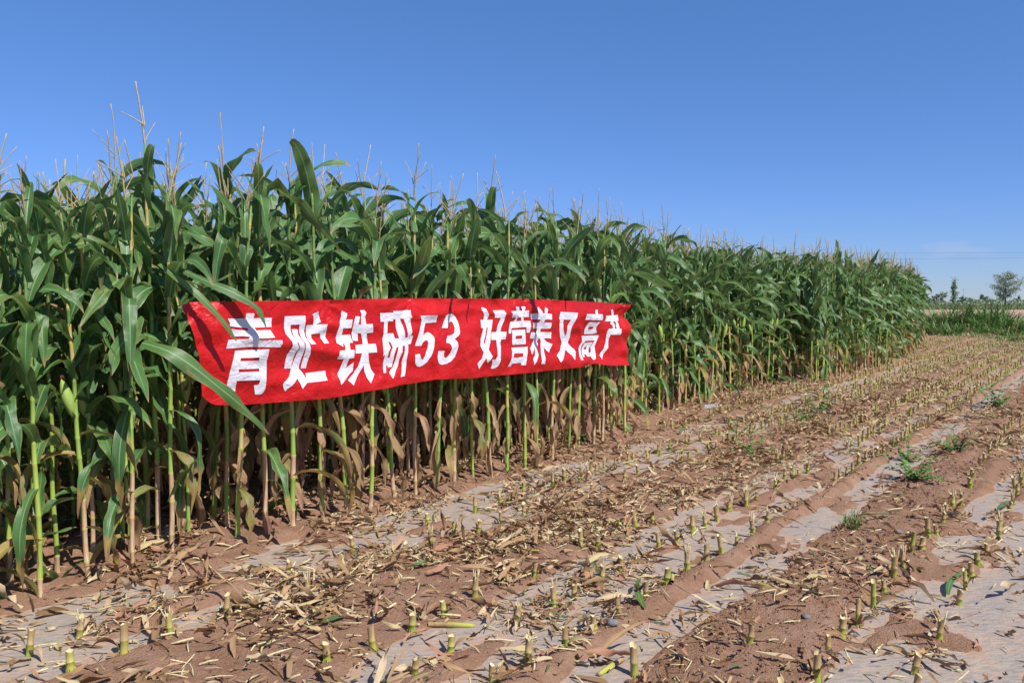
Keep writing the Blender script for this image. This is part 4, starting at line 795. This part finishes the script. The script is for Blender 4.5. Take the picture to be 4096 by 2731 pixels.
# ------------------------------------------------------------------ weeds
def weed_parts(seed, n_st, size):
    rr = random.Random(seed); st = []; lf = []
    for i in range(n_st):
        a = rr.uniform(0, 6.28); ln = size * rr.uniform(.5, 1.1); e = rr.uniform(.15, 1.2); P = [np.array([0, 0, 0.])]; d = np.array([math.cos(a) * math.cos(e), math.sin(a) * math.cos(e), math.sin(e)])
        for k in range(5): d = d + np.array([rr.uniform(-.25, .25), rr.uniform(-.25, .25), rr.uniform(-.12, .1)]); d /= np.linalg.norm(d); P.append(P[-1] + d * ln / 5); P[-1][2] = max(.012, P[-1][2])
        st.append(tube(P, np.linspace(.003, .0012, 6), 4))
        for k in range(1, 6):
            for q in range(rr.randint(2, 3)):
                l = leaf_geo(size * rr.uniform(.12, .22), size * rr.uniform(.035, .065), rr.uniform(-.2, .8), rr.uniform(.2, 1.2), fold=.3, wave=.4, ns=4, na=2, rnd=rr.random(), freq=9, thin0=.3)
                lf.append(l.moved(Matrix.Translation(Vector(P[k])) @ Rz(rr.uniform(0, 6.28))))
    return join(st), join(lf)
wd = [(11.78, 3.42, 9, .34, 'leafy green weed standing beside the corn edge right of the banner'), (10.74, 3.28, 8, .30, 'low weed just in front of the taller leafy one'), (7.98, 2.99, 8, .24, 'small green weed in the litter of the middle distance'), (7.71, 1.42, 12, .32, 'largest bushy green weed on the bare strip, lower of the pair'), (8.73, 1.67, 9, .26, 'green weed just above the largest one on the bare strip'), (9.33, 1.33, 10, .30, 'spreading green weed to the right of the bare strip pair'), (13.9, 1.5, 12, .42, 'spreading weed at the right edge of the photo beyond the tracks'), (9.28, 3.6, 6, .22, 'tiny weed among stubs below the corn edge'), (14.3, 4.1, 7, .3, 'weed by the foot of the corn in the distance')]
for i, (s, t, n, sz, lab) in enumerate(wd):
    a, b = weed_parts(i, n, sz); e = link('weed', None, None, Tm(*W2(s, t, float(top_h(s, t))))); tag(e, lab, 'weed', 'weeds among the stubble')
    link('stem', mesh('weed_stem', a, M_WEED), e); link('foliage', mesh('weed_foliage', b, M_WEED), e)
def grass_geo(n, rad, h0, h1, seed, w=.003, ns=4, dead=.2):
    r_ = np.random.default_rng(seed); gs = []
    bl = [leaf_geo(1., w / .2, 1.35, b, p=1.5, fold=.3, wave=0, ns=ns, na=1, rnd=0, thin0=.8) for b in (.5, .9, 1.3, 1.9, 2.5)]
    for i in range(n):
        a = r_.uniform(0, 6.28); q = rad * math.sqrt(r_.random()); h = r_.uniform(h0, h1)
        g = bl[r_.integers(5)].moved(Tm(q * math.cos(a), q * math.sin(a), 0) @ Rz(r_.uniform(0, 6.28)) @ Matrix.Diagonal((h, .2, h, 1)), r_.random()); g.lk = np.full(len(g.V), float(r_.random() < dead)); gs.append(g)
    return join(gs)
o = link('grass_tuft', mesh('grass_tuft', grass_geo(90, .06, .06, .17, 1), M_REED), None, Tm(*W2(5.77, 1.45, float(top_h(5.77, 1.45))))); tag(o, 'small tuft of green grass on the bare strip, lower right', 'grass tuft')

# ------------------------------------------------------------------ beyond the field
r_ = np.random.default_rng(12)
def reed_bank(name, x0, x1, y0, y1, n, h, label):
    bl = [leaf_geo(1., .014 / .2, 1.35, b, p=1.4, fold=.3, wave=0, ns=4, na=1, rnd=0, thin0=.8) for b in (.4, .8, 1.2, 1.7, 2.2)]; gs = []
    nc = max(20, n // 110); cx_ = r_.uniform(x0, x1, nc); cy_ = r_.uniform(y0, y1, nc); cl = r_.uniform(.6, 1.35, nc); cr = r_.random(nc)
    for i in range(n):
        c = r_.integers(nc); x = cx_[c] + r_.normal(0, .34); y = min(y1 + .6, max(y0 - .5, cy_[c] + r_.normal(0, .34))); hh = h(x, y) * r_.uniform(.62, 1.25) * cl[c]
        if hh < .05: continue
        g = bl[r_.integers(5)].moved(Matrix.Translation((x, y, -.03)) @ Rz(math.atan2(y - cy_[c], x - cx_[c]) + r_.normal(0, .7)) @ Matrix.Rotation(r_.uniform(0, .5), 4, 'Y') @ Matrix.Diagonal((hh, .2 * (1 + hh), hh, 1)), (cr[c] * .6 + r_.random() * .4) % 1); g.lk = np.full(len(g.V), float(r_.random() < (.5 if cr[c] > .8 else .06) + .3 * (hh < .3))); gs.append(g)
    o = link(name, mesh(name, join(gs), M_REED)); tag(o, label, 'tall grass', kind='stuff')
def bank_h(x, y):
    u = x / y * 3309 + 2048
    base = .9 + .35 * vnoise(x * 1.1, y * 1.1, 5) + .25 * vnoise(x * .25, y * .3, 6)
    return max(.1, float(base + .62 * math.exp(-((u - 3950) / 130) ** 2) + .15 * math.exp(-((u - 3760) / 60) ** 2)) * (.45 + .55 * float(sstep(37, 41, y))) - .25 * float(sstep(4010, 4096, u)))
reed_bank('tall_grass_bank', 17, 34, 37.5, 45, 30000, bank_h, 'bank of tall arching green grass at the far end of the field')
reed_bank('headland_grass', 14, 27, 25, 38, 22000, lambda x, y: .26 * max(0, .25 + float(vnoise(x * .35, y * .35, 9))) + .02, 'low green grass growing through the stubble at the end of the field')
reed_bank('verge_grass', 8.3, 12.5, 13.5, 24, 0 + 1500, lambda x, y: 0. if x * NX + y * NY < 4.55 or x * NX + y * NY > 5.6 else .16, 'short green grass tufts along the foot of the far corn')
# heap of earth beyond the grass: a low bank of bare soil
bx = np.linspace(20, 260, 70); by = np.linspace(98, 118, 9); BX, BY = np.meshgrid(bx, by, indexing='ij')
BZ = -.3 + (.55 + .25 * vnoise(BX * .12, BY * .3, 7) + .08 * vnoise(BX * .6, BY * .8, 9)) * np.sin(np.linspace(0, np.pi, 9))[None] * 1.6
tag(link('earth_bank', mesh('earth_bank', Geo(np.stack([BX, BY, BZ - .25], -1), grid_faces(69, 8)), mat_simple('bank_soil', (.36, .20, .14), (.46, .29, .21), scale=.7, use_r=False))), kind='structure')
def xat(px, Y): return (px - 2048) / 3309 * Y
def tree(name, px, Y, Hh, crown, n, label, cat, mat, trunk_h, tr=.12, leaf=.22, seed=0, group=None, narrow=False, limbs=14):
    rr = random.Random(seed); x = xat(px, Y); e = link(name, None, None, Tm(x, Y, -.04)); tag(e, label, cat, group)
    st = [tube([(0, 0, -.1), (tr * .4, 0, trunk_h * .5), (tr * .9, 0, trunk_h), (tr * .5, tr, Hh * .6), (0, 0, Hh * .88)], [tr, tr * .85, tr * .75, tr * .4, tr * .1], 7)]
    lv = []; tips = []
    for i in range(limbs):
        a = rr.uniform(0, 6.28); z0 = trunk_h * .75 + (Hh * .85 - trunk_h * .75) * (i + rr.random()) / limbs; k = (z0 - trunk_h * .7) / (Hh - trunk_h * .7)
        reach = crown(k) * rr.uniform(.65, 1.08); rise = (.9 if narrow else .42) * Hh * .22 * rr.uniform(.5, 1.3)
        P = [np.array([tr * .5, 0, z0]), np.array([math.cos(a) * reach * .5, math.sin(a) * reach * .5, z0 + rise * .45]), np.array([math.cos(a) * reach, math.sin(a) * reach, z0 + rise])]
        st.append(tube(P, [tr * .38, tr * .22, tr * .06], 5))
        for q in np.linspace(.3, 1.05, 7): tips.append((P[0] + (P[1] - P[0]) * min(1, q * 2) if q < .5 else P[1] + (P[2] - P[1]) * (q * 2 - 1), .16 * Hh * rr.uniform(.4, .8)))
    for i in range(8): tips.append((np.array([0, 0, Hh * (.6 + .05 * i)]), crown(.5 + .06 * i) * .6))
    tp = np.array([t_[0] for t_ in tips]); sg = np.array([t_[1] for t_ in tips]); g_ = np.random.default_rng(seed + 5)
    ci = g_.integers(0, len(tp), n); C = tp[ci] + g_.normal(0, 1, (n, 3)) * (sg[ci] * .42)[:, None] * np.array([1, 1, .8]); C[:, 2] = np.maximum(C[:, 2], trunk_h * .55)
    A1 = g_.normal(0, 1, (n, 3)); A1 /= np.linalg.norm(A1, axis=1)[:, None]; A2 = np.cross(A1, g_.normal(0, 1, (n, 3))); A2 /= np.linalg.norm(A2, axis=1)[:, None]
    l = leaf * g_.uniform(.6, 1.3, n)[:, None]; V = np.stack([C - A1 * l, C + A2 * l * .45, C + A1 * l, C - A2 * l * .45], 1).reshape(-1, 3)
    F = np.arange(4 * n).reshape(-1, 4); lu = np.zeros((4 * n, 3)); lu[:, 2] = np.repeat(g_.random(n), 4)
    link('trunk', mesh('trunk', join(st), M_BARK), e); link('crown', mesh('crown', Geo(V, F, lu), mat, smooth=False), e)
def rnd_crown(w): return lambda k: w * max(.08, math.sin(math.pi * min(1, .12 + .80 * max(0, k)))) 
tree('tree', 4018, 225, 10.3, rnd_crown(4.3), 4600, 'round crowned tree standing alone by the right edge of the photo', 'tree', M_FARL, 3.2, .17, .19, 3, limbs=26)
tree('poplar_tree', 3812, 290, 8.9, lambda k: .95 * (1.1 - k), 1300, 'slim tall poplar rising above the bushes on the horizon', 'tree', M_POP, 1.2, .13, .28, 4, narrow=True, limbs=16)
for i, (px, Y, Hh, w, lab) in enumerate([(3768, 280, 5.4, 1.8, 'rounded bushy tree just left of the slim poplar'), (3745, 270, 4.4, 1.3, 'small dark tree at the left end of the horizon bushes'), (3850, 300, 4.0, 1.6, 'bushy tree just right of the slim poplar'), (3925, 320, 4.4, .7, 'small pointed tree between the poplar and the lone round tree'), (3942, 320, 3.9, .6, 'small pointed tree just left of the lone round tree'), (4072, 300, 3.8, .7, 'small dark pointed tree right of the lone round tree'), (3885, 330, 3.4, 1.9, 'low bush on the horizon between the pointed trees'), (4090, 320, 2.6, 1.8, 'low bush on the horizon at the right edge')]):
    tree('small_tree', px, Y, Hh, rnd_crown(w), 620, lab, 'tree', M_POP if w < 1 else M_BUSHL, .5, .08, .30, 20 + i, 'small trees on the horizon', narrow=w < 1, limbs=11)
# distant scrub line
n = 16000; sx = r_.uniform(3560, 4300, n); sy = r_.uniform(260, 420, n); hz = np.maximum(.3, 2.2 + 1.2 * vnoise(sx * .03, sy * .01, 3) + .8 * vnoise(sx * .11, sy * .02, 4)); C = np.stack([xat(sx, sy), sy, hz * r_.random(n) ** .8], -1)
A1 = r_.normal(0, 1, (n, 3)); A1 /= np.linalg.norm(A1, axis=1)[:, None]; A2 = np.cross(A1, r_.normal(0, 1, (n, 3))); A2 /= np.linalg.norm(A2, axis=1)[:, None]; V = np.stack([C - A1 * .4, C + A2 * .25, C + A1 * .4, C - A2 * .25], 1).reshape(-1, 3)
lu = np.zeros((4 * n, 3)); lu[:, 2] = np.repeat(r_.random(n), 4)
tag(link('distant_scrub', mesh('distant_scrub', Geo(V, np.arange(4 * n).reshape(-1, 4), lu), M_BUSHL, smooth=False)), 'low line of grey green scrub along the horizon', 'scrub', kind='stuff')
n = 22000; sx = r_.uniform(3400, 4400, n); sy = 185 + 150 * r_.random(n) ** 1.3; hz = .45 * r_.random(n); C = np.stack([xat(sx, sy), sy, hz], -1)
V = np.stack([C - [.22, 0, .1], C + [.25, 0, -.1], C + [.05, 0, .42], C + [-.05, 0, .3]], 1) + r_.normal(0, .09, (n, 4, 3)); V = V.reshape(-1, 3); lu = np.zeros((4 * n, 3)); lu[:, 2] = np.repeat(r_.random(n), 4)
tag(link('meadow_grass', mesh('meadow_grass', Geo(V, np.arange(4 * n).reshape(-1, 4), lu), mat_green('meadow_leaf', (.10, .15, .05), (.20, .21, .09)), smooth=False)), 'flat meadow grass between the bare earth and the horizon bushes', 'grass', kind='stuff')
# far ridge of hills seen through haze
# power lines
def pole(x, y, h, label, r=.14):
    e = link('utility_pole', None, None, Tm(x, y, -.1)); tag(e, label, 'utility pole', 'utility poles'); link('shaft', mesh('shaft', tube([(0, 0, 0), (0, 0, h)], [r, r * .7], 8), M_POLE), e); link('crossarm', mesh('crossarm', tube([(-.9, 0, h - .35), (.9, 0, h - .35)], .06, 4), M_POLE), e)
def wire(z0, y0, sag, label):
    x = np.linspace(-40, 150, 60); q = (x + 40) / 190; P = np.stack([x, y0 + 0 * x, z0 - sag * 4 * q * (1 - q) + .9 * q], -1)
    o = link('power_line', mesh('power_line', tube(P, .010, 4, cap=False), M_WIRE)); tag(o, label, 'power line', 'overhead power lines')
wire(8.75, 112, 1.0, 'upper of the two thin power lines crossing the sky at right'); wire(7.95, 111, 1.0, 'lower of the two thin power lines crossing the sky at right')
pole(150, 111.5, 9.9, 'concrete utility pole carrying the two wires'); pole(xat(3852, 330), 330, 7.2, 'thin distant pole on the horizon between the poplar and the bushes', .13)
print('done')
